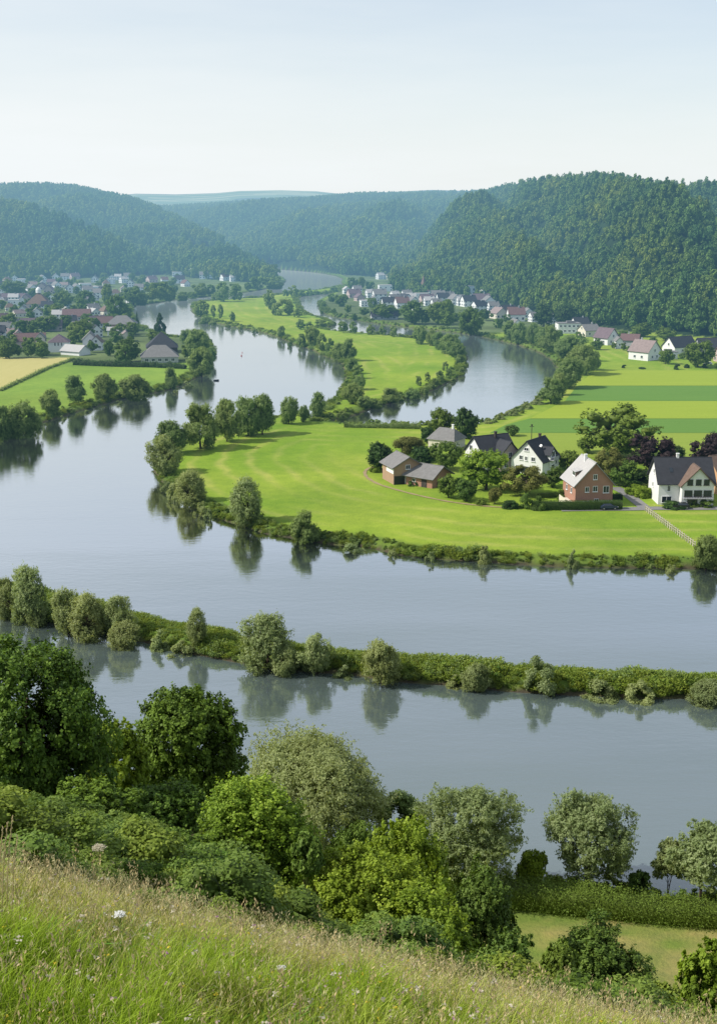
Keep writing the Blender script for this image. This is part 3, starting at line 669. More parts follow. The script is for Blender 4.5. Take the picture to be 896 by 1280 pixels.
# ---------------------------------------------------------------- hamlet trees: each with its own label
H = 'garden trees round the hamlet houses'
for key, px, py, top, w, lab in [
    ('garden',552,547,508,36,'left of two leafy trees at the water behind the hamlet'),
    ('dark',582,548,510,32,'right of two leafy trees at the water behind the hamlet'),
    ('dark',534,554,531,20,'small dark tree beside the grey roofed cottage by the water'),
    ('olive',512,577,537,42,'loose olive tree behind the timber gabled barn'),
    ('dark',476,589,552,38,'dark tree left of the barns at the path bend'),
    ('dark',528,585,553,34,'dark tree behind the low brick barn'),
    ('garden',558,587,550,36,'green tree in front of the grey roofed cottage'),
    ('bright',607,612,563,57,'large round bright green tree in front of the pink gabled house'),
    ('olive',657,619,581,47,'olive green tree in front of the white gabled house'),
    ('garden',771,572,508,88,'huge spreading tree at the edge of the striped fields'),
    ('copper',819,590,543,54,'dark copper beech left of the white house roof'),
    ('copper',886,588,541,46,'dark copper beech behind the white house at the picture edge'),
    ('olive',761,603,559,36,'brownish green tree right behind the brick house'),
    ('garden',781,608,576,36,'green tree between the brick house and the lane'),
    ('garden',560,622,593,26,'rounded green tree right of the low brick barn'),
    ('garden',583,626,596,30,'rounded tree at the meadow edge below the bright tree'),
    ('olive',618,630,604,20,'small pale rounded tree by the meadow edge'),
    ('garden',690,609,583,28,'green tree below the right wing of the white gabled house'),
    ('garden',709,586,562,28,'bushy tree behind the brick house roof'),
    ('dark',800,608,584,38,'dark dense tree at the top of the lane'),
    ('dark',841,580,552,30,'dark green tree between the two copper beeches'),
    ('garden',733,566,545,24,'green tree behind the brick house, left of the huge tree'),
    ('garden',510,590,566,18,'small green tree between the two barns'),
    ('garden',640,545,530,16,'small green tree behind the two dark roofed houses')]:
    tree('garden_tree', key, px, py, top, w, lab, 'tree', H)
H = 'garden bushes round the hamlet houses'
for key, px, py, top, w, lab in [
    ('darkshrub',636,635,619,22,'dark low dome bush at the meadow edge'),
    ('shrub',657,635,612,17,'green bush right of the dark dome bush'),
    ('shrub',671,637,613,20,'pointed green bush at the left end of the clipped hedge'),
    ('brightshrub',806,622,601,22,'pale bush at the corner of the lane'),
    ('brightshrub',789,618,602,22,'bright green bush on the verge of the lane'),
    ('darkshrub',843,635,621,28,'dark clipped dome bush in front of the white house'),
    ('brightshrub',728,626,611,24,'bright bush against the brick house wall'),
    ('shrub',882,633,618,24,'green bush right of the white house'),
    ('shrub',866,634,622,14,'small green bush under the balcony of the white house'),
    ('shrub',703,624,607,16,'bush at the corner of the brick house'),
    ('shrub',543,606,597,14,'low green bush beside the brick barn'),
    ('shrub',497,600,590,12,'low bush in front of the timber gabled barn'),
    ('brightshrub',470,590,575,16,'bright bush at the bend of the earth path'),
    ('shrub',572,606,592,18,'bush behind the rounded trees near the barn'),
    ('shrub',596,574,560,18,'bush left of the pink gabled house'),
    ('shrub',641,585,570,16,'bush between the pink gabled and white gabled houses'),
    ('darkshrub',820,600,588,24,'dark bush at the left gable of the white house'),
    ('shrub',745,600,585,20,'bush right behind the brick house'),
    ('shrub',517,607,597,12,'low bush between the barns and the path'),
    ('shrub',643,612,600,14,'bush under the olive green tree'),
    ('shrub',594,561,548,14,'bush behind the pink gabled house'),
    ('shrub',680,585,573,12,'bush against the white gabled house'),
    ('shrub',600,631,620,16,'bush at the meadow edge under the bright tree')]:
    tree('garden_bush', key, px, py, top, w, lab, 'bush', H)
def hedge(name, pix, wid, hgt, mat, label, seed, clip=True, leaf=.16, dens=60, bumps=.0, z0=None):
    """a row of leaves filling a long box, uneven on top when it is not clipped"""
    g = np.random.default_rng(seed); Q = np.array([gp(*p, 1.3 if z0 is None else z0) for p in pix]); V = []; T = []; base = Q[0]
    seg = np.linalg.norm(np.diff(Q, axis=0), axis=1); tot = seg.sum(); cum = np.concatenate([[0], np.cumsum(seg)])
    n = int(tot * (wid + 2 * hgt) * dens); t = g.random(n) * tot; x = np.interp(t, cum, Q[:, 0]); y = np.interp(t, cum, Q[:, 1])
    k = np.clip(np.searchsorted(cum, t) - 1, 0, len(seg) - 1); d = (np.diff(Q, axis=0) / seg[:, None])[k]; nn = np.stack([-d[:, 1], d[:, 0]], 1)
    per = wid + 2 * hgt; q = g.random(n) * per; hv = hgt * (1 + bumps * fbm(t / 2.5, t * 0 + seed, seed))
    side = np.where(q < hgt, -1, np.where(q > hgt + wid, 1, 0)); off = np.where(side == 0, (q - hgt) - wid / 2, side * wid / 2); zz = np.where(side == -1, q / hgt, np.where(side == 1, (per - q) / hgt, 1.0)) * hv
    j = .06 if clip else .28
    off = off + g.normal(0, j, n); zz = np.maximum(zz + g.normal(0, j, n), .02)
    N = np.where((side == 0)[:, None], np.array((0, 0, 1.0)), np.concatenate([nn * side[:, None], np.zeros((n, 1))], 1)); N = unit(N + g.normal(size=(n, 3)) * .45)
    tz = height(x, y); P = np.stack([x + nn[:, 0] * off - base[0], y + nn[:, 1] * off - base[1], tz + zz], 1)
    A = unit(np.cross(N, g.normal(size=(n, 3)))); B = np.cross(N, A); L = leaf * g.uniform(.6, 1.3, n)[:, None]
    V = np.stack([P - A * L * .5, P + B * L * .38, P + A * L * .5, P - B * L * .38], 1).reshape(-1, 3)
    tone = np.clip(.42 + .12 * g.normal(size=n) + .35 * fbm(t / 1.3, zz * 1.2, seed + 3) + .12 * (side == 0), 0, 1)
    F_ = [np.arange(4 * n).reshape(-1, 4)]; cv = []; cf = []
    m = max(int(tot / 1.2), 2); tt = np.linspace(0, tot, m); cx = np.interp(tt, cum, Q[:, 0]); cy = np.interp(tt, cum, Q[:, 1]); kk = np.clip(np.searchsorted(cum, tt) - 1, 0, len(seg) - 1); dd = (np.diff(Q, axis=0) / seg[:, None])[kk]; cz = height(cx, cy); hm = hgt * (1 + bumps * fbm(tt / 2.5, tt * 0 + seed, seed)) * .86
    for s_, top in ((-1, 0), (-1, 1), (1, 1), (1, 0)): cv.append(np.stack([cx - dd[:, 1] * s_ * wid * .40 - base[0], cy + dd[:, 0] * s_ * wid * .40 - base[1], cz + (hm if top else -.2)], 1))
    cv = np.stack(cv, 1).reshape(-1, 3); i = np.arange(m - 1) * 4
    for a in range(4): b = (a + 1) % 4; cf.append(np.stack([i + a, i + b, i + 4 + b, i + 4 + a], 1))
    F_.append(np.concatenate(cf) + len(V)); F_.append(np.array([[0, 1, 2, 3], [4 * m - 1, 4 * m - 2, 4 * m - 3, 4 * m - 4]]) + len(V))
    me = mesh_np(name, np.concatenate([V, cv]), F_, [M[mat]], False, {'tone': ('FLOAT', np.concatenate([np.repeat(tone, 4), np.full(len(cv), .05)]))})
    return tag(link(name, me, None, (base[0], base[1], 0)), label, 'hedge')
hedge('garden_hedge', [(664,636.5),(720,637),(776,636)], 2.2, 2.0, 'dark_leaf', 'long dark clipped hedge in front of the brick house', 3)
hedge('garden_hedge', [(754,626),(776,624.5)], 1.6, 1.6, 'dark_leaf', 'short clipped hedge at the right corner of the brick house', 4)
hedge('garden_hedge', [(672,622),(700,621)], 1.2, 1.1, 'garden_leaf', 'low clipped hedge on the lawn left of the brick house', 5)
hedge('garden_hedge', [(625,612),(650,611)], 1.2, 1.2, 'garden_leaf', 'low hedge on the lawn below the two dark roofed houses', 6)
hedge('field_hedge', [(430,534),(480,535),(526,536)], 1.5, 1.4, 'bank_leaf', 'thin low hedge between the meadow and the still water', 8, False, .3, 22, .8)
hedge('field_hedge', [(93,456),(140,458),(190,459),(232,461)], 2.5, 2.2, 'dark_leaf', 'dark hedge dividing the left village from its green field', 9, False, .5, 10, .6)
hedge('field_hedge', [(93,449),(60,461),(30,475),(0,489)], 1.6, .8, 'bank_leaf', 'thin hedge line between the hay field and the green field', 10, False, .4, 12, .8)
# ---------------------------------------------------------------- right bank
G = 'rounded trees along the right inner bank'
for px, py, top, w in [(637,425,401,18),(648,428,400,19),(663,430,401,20),(678,434,406,24),(686,441,408,27),(711,451,418,36),(728,468,429,34),(710,485,448,38),(722,462,436,26),(688,504,473,32),(698,494,466,20),(742,463,440,18)]:
    tree('bank_tree', 'bank_round', px, py, top, w, None, 'tree', G, 'rounded grey-green tree')
G = 'shrubs along the right inner bank'
for px, py, top, w in [(672,505,495,18),(658,511,502,14),(640,519,510,16),(625,524,517,12),(610,529,521,12),(650,514,505,10)]:
    tree('river_shrub', 'bankshrub', px, py, top, w, None, 'shrub', G, 'low shrub')
for key, px, py, top, w, lab in [('garden',871,459,424,38,'large round tree in front of the long dark roof'),('garden',831,455,436,18,'small tree beside the red roofed white house'),('dark',679,408,380,28,'dark round tree at the foot of the forest, above the flat-roofed block'),('dark',706,406,377,26,'dark round tree behind the flat-roofed white block'),
    ('garden',800,421,402,26,'green tree at the forest foot behind the red roofed house'),('garden',831,426,408,24,'green tree at the forest foot left of the long dark roof'),('garden',745,437,425,16,'small tree between the bank trees and the village')]:
    tree('village_tree', key, px, py, top, w, lab, 'tree')
for px, py, top, w, lab in [(779,460,454,7,'lone round bush on the rough green'),(858,460,452,7,'small round bush on the green left of the large tree'),(880,460,452,9,'small round bush under the large tree'),(802,461,457,10,'flat low bush at the top of the striped field'),(845,462,452,9,'low bush beside the white garage')]:
    tree('round_bush', 'darkshrub', px, py, top, w, lab, 'bush')
# ---------------------------------------------------------------- the islands
G = 'trees on the middle island'
for px, py, top, w in [(391,432,407,18),(402,438,415,14),(412,439,422,12),(424,449,424,18),(436,451,424,20),(440,467,447,16),(447,473,455,15),(449,487,468,18),(441,505,478,27),(488,500,481,24),(516,494,479,16),(563,442,416,26),(550,437,412,20),(537,432,410,16),(525,430,407,18),(570,450,428,19),(574,457,442,13),(429,416,399,15),(442,417,401,11),(462,418,404,13),(477,419,405,10),(491,421,406,11),(470,506,492,16),(455,508,494,18),(428,521,508,14),(500,497,486,12)]:
    tree('island_tree', 'bank_round' if w >= 16 else 'small_round', px, py, top, w, None, 'tree', G, 'bushy grey-green tree')
G = 'small round bushes on the lower shore of the middle island'
for px, py, top, w in [(523,482,469,9),(534,477,464,8),(542,483,469,13),(549,476,462,12),(556,463,451,9),(560,472,458,10),(530,489,477,10),(577,465,454,10),(566,474,465,9)]:
    tree('round_bush', 'small_round', px, py, top, w, None, 'bush', G, 'round dark green bush')
G = 'trees on the upper island and its spit'
for px, py, top, w in [(251,394,373,20),(256,402,387,18),(267,396,380,8),(276,398,379,9),(291,402,388,9),(302,409,399,8),(277,377,351,20),(295,375,353,17),(270,374,359,12),(339,387,360,20),(356,394,372,26),(371,397,384,13),(351,420,402,11),(375,412,398,13),(377,431,411,13),(401,409,397,16),(366,371,356,14),(357,372,360,9),(377,369,360,10),(386,368,357,9),(396,367,359,9),(407,366,358,10),(418,365,355,12),(363,430,416,8),(267,404,392,12),(284,407,397,9),(318,413,404,8),(387,414,401,11),(344,394,378,12)]:
    tree('island_tree', 'small_round', px, py, top, w, None, 'tree', G, 'small hazy green tree')
# ---------------------------------------------------------------- left bank
G = 'trees along the left bank below the fields'
for px, py, top, w in [(2,545,490,28),(27,541,486,42),(61,518,483,28),(95,504,470,25),(132,499,466,31),(174,495,453,45),(214,483,455,16),(248,449,411,34),(252,467,428,34),(233,429,411,16),(265,452,430,14)]:
    tree('bank_tree', 'bank_round', px, py, top, w, None, 'tree', G, 'grey-green bank tree')
G = 'shrubs along the left bank below the fields'
for px, py, top, w in [(234,481,464,20),(220,487,475,12),(150,501,488,14),(110,511,500,12),(45,528,508,16),(78,520,508,12)]:
    tree('river_shrub', 'bankshrub', px, py, top, w, None, 'shrub', G, 'leafy shrub')
# ---------------------------------------------------------------- village trees
tree('conifer', 'conifer', 201, 420, 389, 20, 'tall dark pointed conifer by the left village shore', 'tree')
tree('conifer', 'conifer', 172, 408, 388, 5, 'slim young conifer at the shore of the left village', 'tree')
G = 'larger trees in the left village'
for px, py, top, w in [(158,453,420,32),(59,414,393,33),(73,399,380,23),(108,385,361,28),(79,385,364,22),(19,371,349,28),(12,413,391,25),(100,427,398,33),(146,399,366,28),(158,399,382,16),(167,381,358,27),(134,381,353,18),(8,448,422,21),(25,447,427,17),(40,447,427,18),(137,445,424,16),(196,429,412,26),(52,448,433,14),(232,448,430,12),(120,412,396,18),(38,400,384,14)]:
    tree('village_tree', 'garden' if w > 20 else 'small_green', px, py, top, w, None, 'tree', G, 'broad green tree')
G = 'trees on the upper shore of the left village'
for px, py, top, w in [(200,376,350,32),(190,377,357,20),(212,375,352,20),(228,374,358,18),(252,370,351,20),(263,369,354,16),(322,361,343,21),(345,360,340,25),(310,363,352,12),(240,371,360,14),(278,366,352,12),(178,380,364,16),(292,367,356,12),(333,358,345,12)]:
    tree('village_tree', 'small_green', px, py, top, w, None, 'tree', G, 'leafy shore tree')
G = 'trees in the central village'
for px, py, top, w in [(515,405,373,31),(530,405,386,15),(548,406,374,27),(559,404,372,18),(559,410,388,20),(588,417,379,27),(606,401,384,18),(577,373,361,10),(537,365,344,20),(557,365,340,18),(480,399,379,28),(427,383,366,18),(451,362,345,13),(440,362,346,16),(415,379,366,10),(417,392,384,6),(402,390,383,5),(465,385,370,14),(455,395,384,14),(443,398,388,10),(497,398,386,14),(570,402,390,14),(622,410,396,14),(634,404,392,12),(595,394,383,12),(463,362,350,12),(487,352,340,10),(514,366,352,12),(524,366,348,14),(405,384,377,7),(435,392,380,10)]:
    tree('village_tree', 'garden' if w > 20 else 'small_green', px, py, top, w, None, 'tree', G, 'leafy green tree')

G = 'garden bushes among the houses of the right village'
for px, py, top, w in [(699,420,411,9),(722,422,413,8),(728,426,417,8),(745,431,422,9),(748,424,413,11),(766,436,427,8),(768,428,416,11),(778,438,428,9),(786,441,432,8),(793,447,438,8),(820,449,440,9),(826,452,445,7),(840,450,441,9),(853,449,439,11),(860,446,434,12),(895,462,452,10),(884,448,436,12),(815,434,420,14),(778,424,412,12),(740,417,406,11),(858,432,418,13),(890,432,417,14)]:
    tree('village_bush', 'small_green', px, py, top, w, None, 'bush', G, 'leafy garden bush')
# ---------------------------------------------------------------- houses
def gable_roof(w, l, h, rh, ov=.5, th=.22, hip=0.0):
    """two slopes on a ridge along y; hip > 0 clips the ends"""
    mb = MB(); k = rh / (w / 2); x = w / 2 + ov; zb = h - ov * k; y = l / 2 + ov
    if hip <= 0:
        for s in (-1, 1):
            nrm = Vector((s * rh, 0, w / 2)).normalized()
            p = [(s * x, -y, zb), (s * x, y, zb), (0, y, h + rh), (0, -y, h + rh)]
            mb.slab(p if s > 0 else p[::-1], nrm, th)
        mb.box((0, 0, h + rh + th * .9), (.3, 2 * y, .16))
    else:
        yr = max(y - hip, 0.05); T = h + rh
        mb.quad((x, -y, zb), (x, y, zb), (0, yr, T), (0, -yr, T)); mb.quad((-x, y, zb), (-x, -y, zb), (0, -yr, T), (0, yr, T))
        mb.quad((-x, -y, zb), (x, -y, zb), (0, -yr, T)); mb.quad((x, y, zb), (-x, y, zb), (0, yr, T)); mb.quad((-x, -y, zb), (-x, y, zb), (x, y, zb), (x, -y, zb))
    return mb
def walls(w, l, h, rh, gable=True):
    mb = MB(); x, y = w / 2, l / 2
    for s in (-1, 1):
        a = [(-x, s * y, -.6), (x, s * y, -.6), (x, s * y, h)] + ([(0, s * y, h + rh - .02)] if gable else []) + [(-x, s * y, h)]
        mb.quad(*(a if s < 0 else a[::-1]))
        b = [(s * x, -y, -.6), (s * x, y, -.6), (s * x, y, h), (s * x, -y, h)]; mb.quad(*(b if s > 0 else b[::-1]))
    if not gable: mb.quad((-x, -y, h), (x, -y, h), (x, y, h), (-x, y, h))
    return mb
def on_side(side, w, l):
    return {'f': (Vector((0, -l / 2, 0)), Vector((1, 0, 0)), Vector((0, -1, 0))), 'b': (Vector((0, l / 2, 0)), Vector((-1, 0, 0)), Vector((0, 1, 0))),
            'r': (Vector((w / 2, 0, 0)), Vector((0, 1, 0)), Vector((1, 0, 0))), 'l': (Vector((-w / 2, 0, 0)), Vector((0, -1, 0)), Vector((-1, 0, 0)))}[side]
WIN = {}
def window_parts(ww, wh, frame='white_paint'):
    k = (round(ww, 2), round(wh, 2), frame)
    if k not in WIN:
        f = MB(); t = .09
        for s in (-1, 1): f.box((s * (ww / 2 - t / 2), 0, 0), (t, .14, wh)); f.box((0, 0, s * (wh / 2 - t / 2)), (ww - 2 * t, .14, t))
        f.box((0, -.005, 0), (.06, .11, wh - 2 * t)); f.box((0, -.06, -wh / 2 - .05), (ww + .16, .26, .07))
        p = MB(); p.box((0, .0, 0), (ww - .02, .05, wh - .02)); WIN[k] = (f.mesh('window', M[frame]), p.mesh('pane', M['glass']))
    return WIN[k]
def add_window(root, side, w, l, u, z, ww, wh, frame='white_paint', name='window', bare=False, o3=None):
    o, d, n = on_side(side, w, l) if o3 is None else o3; p = o + d * u + n * .05 + Vector((0, 0, z)); f, g = window_parts(ww, wh, frame)
    if bare: a = link('window', g, root)
    else: a = link(name, f, root); link('pane', g, a)
    a.location = p; a.rotation_euler = (0, 0, math.atan2(d.y, d.x)); return a
def door_part(root, side, w, l, u, ww, wh, mat='dark_timber', z=0):
    o, d, n = on_side(side, w, l); mb = MB(); mb.box((0, 0, wh / 2), (ww, .12, wh)); a = mb.build('door', M[mat], root); a.location = o + d * u + n * .05 + Vector((0, 0, z)); a.rotation_euler = (0, 0, math.atan2(d.y, d.x))
    k = MB(); k.box((ww * .36, -.09, wh * .48), (.06, .1, .14)); k.build('handle', M['metal_grey'], a); return a
def house(name, label, loc, rz, w, l, h, rh, wall, roof, hip=0.0, gable=True, chim=None, wins=(), ov=.5, cat='house', group=None, bare=False, flat=False):
    root = empty(name, loc, rz); tag(root, label, cat, group)
    walls(w, l, h, rh, gable and not flat and hip <= 0).build('wall', M[wall], root)
    if flat:
        mb = MB(); mb.box((0, 0, h + .13), (w + .5, l + .5, .26)); mb.box((0, l * .1, h + .75), (w * .4, l * .35, 1.0)); r = mb.build('roof', M[roof], root)
    else: r = gable_roof(w, l, h, rh, ov, .22, hip).build('roof', M[roof], root)
    if chim:
        mb = MB(); mb.box((chim[0], chim[1], h + rh + .1), (.6, .6, 1.9)); mb.box((chim[0], chim[1], h + rh + 1.1), (.75, .75, .16)); mb.build('chimney', M[chim[2] if len(chim) > 2 else 'grey_wall'], r)
    for wn in wins: add_window(root, wn[0], w, l, *wn[1:5], bare=bare)
    return root
def place(px, py): x, y = gp(px, py, 1.4); return (x, y, zt(x, y))
# A: timber gabled barn whose open ground floor is drawn as a dark panel
a = house('barn', 'tan gabled barn with grey roof over an open car shelter', place(503, 600), R(20), 8.2, 8.0, 4.6, 2.3, 'tan_wall', 'grey_roof', wins=[('f',-.2,4.4,1.3,1.2)], ov=.7)
mb = MB(); mb.box((-.6, -4.06, 1.1), (6.4, .1, 2.2)); mb.build('opening_shade', M['black_paint'], a)  # black panel stands in for the shade inside the shelter
for x in (-4.0, -1.2, 3.9): mb = MB(); mb.box((x, -4.2, 1.15), (.25, .25, 2.3)); mb.build('post', M['dark_timber'], a)
mb = MB(); mb.box((-.2, -4.22, 1.15), (1.9, .12, 2.2)); mb.build('door', M['white_paint'], a)
mb = MB(); mb.box((-4.16, -1.5, 3.6), (.1, 5, 1.7)); mb.build('wall_panel', M['white_wall'], a)
a = house('barn', 'low red brick barn with broad grey roof', place(535, 604), R(52), 8.4, 8.2, 2.7, 2.3, 'red_brick', 'grey_roof', wins=[('f',1.2,1.6,1.0,.9),('l',-1.5,1.5,1.0,.8)], ov=.8)
door_part(a, 'l', 8.4, 8.2, 1.6, 1.6, 2.1); door_part(a, 'f', 8.4, 8.2, -1.4, 1.1, 2.0)
a = house('cottage', 'small cottage with pale grey hipped roof near the still water', place(558, 558), R(58), 7.5, 8.5, 3.0, 2.8, 'cream_wall', 'grey_roof', hip=2.2, chim=(0, -2.0, 'white_wall'), wins=[('f',-1.5,1.6,1,1.1),('l',1.5,1.6,1,1.1)])
# D: pale house, pink brick cross gable
a = house('house', 'pale house with dark slate roof and pink brick cross gable', place(612, 583), R(-62), 9.0, 10.5, 4.6, 4.2, 'white_wall', 'slate_roof', chim=(.8, 1.0, 'dark_timber'), wins=[('f',-1.6,5.6,1.4,1.5),('f',1.7,2.0,1.2,1.3),('f',-1.7,2.0,1.2,1.3),('r',-3.2,2.0,1.3,1.3)])
b = walls(6.4, 4.6, 4.5, 3.4).build('cross_wing', M['pink_wall'], a); b.location = (4.9, 1.6, 0); b.rotation_euler = (0, 0, R(90)); r = gable_roof(6.4, 4.6, 4.52, 3.4).build('roof', M['slate_roof'], b)
for u, z in ((-1.4, 1.7), (1.3, 1.7), (0, 4.6)): add_window(a, 'r', 9, 10.5, u + 1.6, z, 1.2, 1.3, o3=(Vector((7.2, 0, 0)), Vector((0, 1, 0)), Vector((1, 0, 0))))
# E: white gabled house
a = house('house', 'white house with wide gable and steep dark slate roof', place(668, 588), R(-36), 9.4, 9.6, 3.9, 4.9, 'white_wall', 'slate_roof', chim=(0, 2.2, 'dark_timber'), wins=[('f',-1.75,4.3,1.1,1.2),('f',-.2,4.2,.8,1.2),('f',1.9,4.2,1.2,1.2),('f',-.2,6.7,1.4,.9),('r',3.0,2.6,1.2,1.2)])
mb = MB(); mb.box((-.4, -4.86, 1.15), (5.6, .1, 1.7)); mb.build('verandah_glazing', M['glass'], a); mb = MB(); mb.box((2.9, -4.88, 1.1), (1.2, .14, 2.1)); mb.build('door', M['dark_timber'], a)
b = walls(3.2, 3.0, 5.2, 1.7).build('dormer', M['white_wall'], a); b.location = (3.7, .2, 0); b.rotation_euler = (0, 0, R(90)); gable_roof(3.2, 3.0, 5.22, 1.7, .3).build('roof', M['slate_roof'], b)
o3 = (Vector((5.2, 0, 0)), Vector((0, 1, 0)), Vector((1, 0, 0)))
add_window(a, 'r', 9, 9, .2, 5.2, 1.7, 1.6, o3=o3); add_window(a, 'r', 9, 9, .2, 1.6, 1.8, 1.7, o3=o3)
mb = MB(); mb.box((5.75, .2, 3.7), (1.1, 3.0, .12)); mb.box((6.25, .2, 4.25), (.06, 3.0, .9)); mb.build('balcony', M['grey_wall'], a)
mb = MB(); mb.tube([(2.2, -1.0, 6.7), (2.2, -1.0, 7.5)], [.03, .03], 5); mb.tube([(2.2, -1.25, 7.4), (2.2, -1.33, 7.45)], [.42, .05], 12); mb.build('satellite_dish', M['white_paint'], a)
# F: brick house
a = house('brick_house', 'red brick house with pale steep roof and dormer behind the clipped hedge', place(733, 627), R(8), 9.2, 9.8, 5.6, 5.0, 'red_brick', 'pale_roof', chim=(-.6, .6, 'white_wall'), wins=[('f',.1,7.3,1.0,1.3),('f',.2,4.4,1.2,1.4),('f',2.9,4.2,1.5,1.7),('f',-1.8,4.3,1.0,1.3),('f',.6,1.2,1.1,1.6),('l',2.0,3.6,1.0,1.3),('l',-1.6,3.6,1.0,1.3)], ov=.6)
mb = MB(); mb.slab([(5.25, -5.52, 5.0), (5.25, 5.52, 5.0), (.06, 5.52, 10.72), (.06, -5.52, 10.72)], (.735, 0, .678), .12); mb.build('shaded_slope', M['slate_roof'], a)  # dark slab over the pale roof paints in shade on the slope away from the sun
mb = MB(); mb.box((-2.9, -.8, 7.35), (1.7, 2.8, 1.5)); d = mb.build('dormer', M['brown_roof'], a); add_window(d, 'l', 1, 1, 0, 7.4, 2.0, 1.0, o3=(Vector((-3.74, -.8, 0)), Vector((0, -1, 0)), Vector((-1, 0, 0))))
mb = MB(); mb.slab([(-4.1, -2.5, 8.0), (-4.1, .9, 8.0), (-1.6, .9, 8.6), (-1.6, -2.5, 8.6)][::-1], (-.23, 0, .97), .14); mb.build('dormer_roof', M['pale_roof'], d)
mb = MB(); mb.box((0, -4.93, .45), (9.22, .06, 2.1)); mb.build('plinth', M['grey_wall'], a)
mb = MB(); mb.box((-5.6, -1, .9), (2.0, 5.0, .14)); mb.box((-6.5, -1, 1.35), (.08, 5.0, .9)); mb.box((-5.6, -1, .3), (1.9, 4.9, 1.1)); mb.build('terrace', M['cream_wall'], a)
# G: large white house
a = house('white_house', 'large white house with dark slate roof, cross gable and balcony', place(849, 624), R(-90), 10.2, 13.2, 5.4, 5.0, 'white_wall', 'slate_roof', chim=(0, -1.2, 'white_wall'), wins=[('r',-4.2,4.0,.8,1.5),('r',-4.6,1.3,2.4,1.6),('f',0,7.2,1.0,1.1),('f',-.5,3.8,.9,1.2)])
b = walls(7.6, 2.6, 5.3, 4.0).build('cross_wing', M['white_wall'], a); b.location = (6.1, 2.2, 0); b.rotation_euler = (0, 0, R(90))
mb = gable_roof(7.6, 5.2, 5.32, 4.0, .5); r = mb.build('roof', M['brown_roof'], b); r.location = (0, 1.2, 0)
o3 = (Vector((7.42, 2.2, 0)), Vector((0, 1, 0)), Vector((1, 0, 0)))
for u in (-2.0, 0, 1.9): add_window(a, 'r', 1, 1, u, 6.0, 1.3, 1.4, 'dark_timber', o3=o3)
for u in (-2.3, 0, 2.3): add_window(a, 'r', 1, 1, u, 3.3, 1.9, 1.5, 'dark_timber', o3=o3)
add_window(a, 'r', 1, 1, -1.2, 1.0, 2.4, 1.7, 'dark_timber', o3=o3); mb = MB(); mb.box((7.5, 3.7, 1.0), (.12, 1.2, 2.0)); mb.build('door', M['dark_timber'], a)
mb = MB(); mb.box((7.95, 2.2, 2.2), (1.1, 7.2, .14)); b2 = mb.build('balcony', M['grey_wall'], a)
mb = MB()
for i in range(19): mb.box((8.46, -1.3 + i * .39, 2.72), (.04, .05, .95))
mb.box((8.46, 2.2, 3.2), (.07, 7.1, .07)); mb.build('railing', M['black_paint'], b2)
for y in (-2.4, 3.6):
    mb = MB(); mb.slab([(3.2, y - 1.3, 7.55), (3.2, y - .5, 7.55), (2.3, y - .5, 8.45), (2.3, y - 1.3, 8.45)], (.7, 0, .72), .1); mb.build('skylight', M['glass'], a)
house('house', 'orange rendered house with white gable cut by the right picture edge', place(903, 612), R(-70), 9, 9, 4.8, 4.2, 'orange_wall', 'brown_roof', wins=[('f',-1.6,5.4,1.1,1.3),('f',1.6,2.2,1.2,1.3),('r',-2,2.2,1.2,1.3),('f',-1.6,2.2,1.2,1.3)])
# cars
def car(label, loc, rz, paint):
    root = empty('parked_car', loc, rz); tag(root, label, 'car')
    prof = [(-2.05,.42),(-2.0,.85),(-1.75,1.0),(-1.3,1.42),(.35,1.45),(1.0,.98),(1.85,.84),(2.1,.65),(2.1,.40)]; mb = MB()
    yy = [(-.80, 1.0), (.80, 1.0)]
    L = [[(x, s * (.62 if z > 1.1 else .86), z) for x, z in prof] for s in (-1, 1)]
    mb.quad(*L[0]); mb.quad(*L[1][::-1])
    for i in range(len(prof)): j = (i + 1) % len(prof); mb.quad(L[0][j], L[0][i], L[1][i], L[1][j])
    b = mb.build('body', M[paint], root)
    for s in (-1, 1):
        mb = MB(); mb.quad(*[(x, s * (.885 - .24 * (z - .98) / .44), z) for x, z in ((-1.45, 1.02), (.78, 1.02), (.30, 1.38), (-1.2, 1.36))][::s]); mb.build('window', M['glass'], root)
    mb = MB(); mb.quad((.99, -.74, 1.01), (.99, .74, 1.01), (.42, .60, 1.42), (.42, -.60, 1.42)); mb.build('windscreen', M['glass'], root)
    for s in (-1, 1):
        mb = MB(); mb.box((2.08, s * .62, .68), (.08, .3, .14)); mb.build('headlight', M['white_paint'], root)
        for x in (-1.3, 1.35):
            mb = MB(); mb.tube([(x, s * .72, .33), (x, s * .90, .33)], [.33, .33], 16); w = mb.build('wheel', M['tyre_rubber'], root)
            mb = MB(); mb.tube([(x, s * .89, .33), (x, s * .915, .33)], [.19, .17], 12); mb.build('rim', M['metal_grey'], w)
def lp(px, py, dz=.0): x, y = gp(px, py, 1.42); return (x, y, 1.42 + dz)
car('small dark blue car parked below the clipped hedge', lp(760, 636.5), R(4), 'blue_paint')
car('black car parked in front of the dome bush', lp(850, 635.5), R(178), 'black_paint')
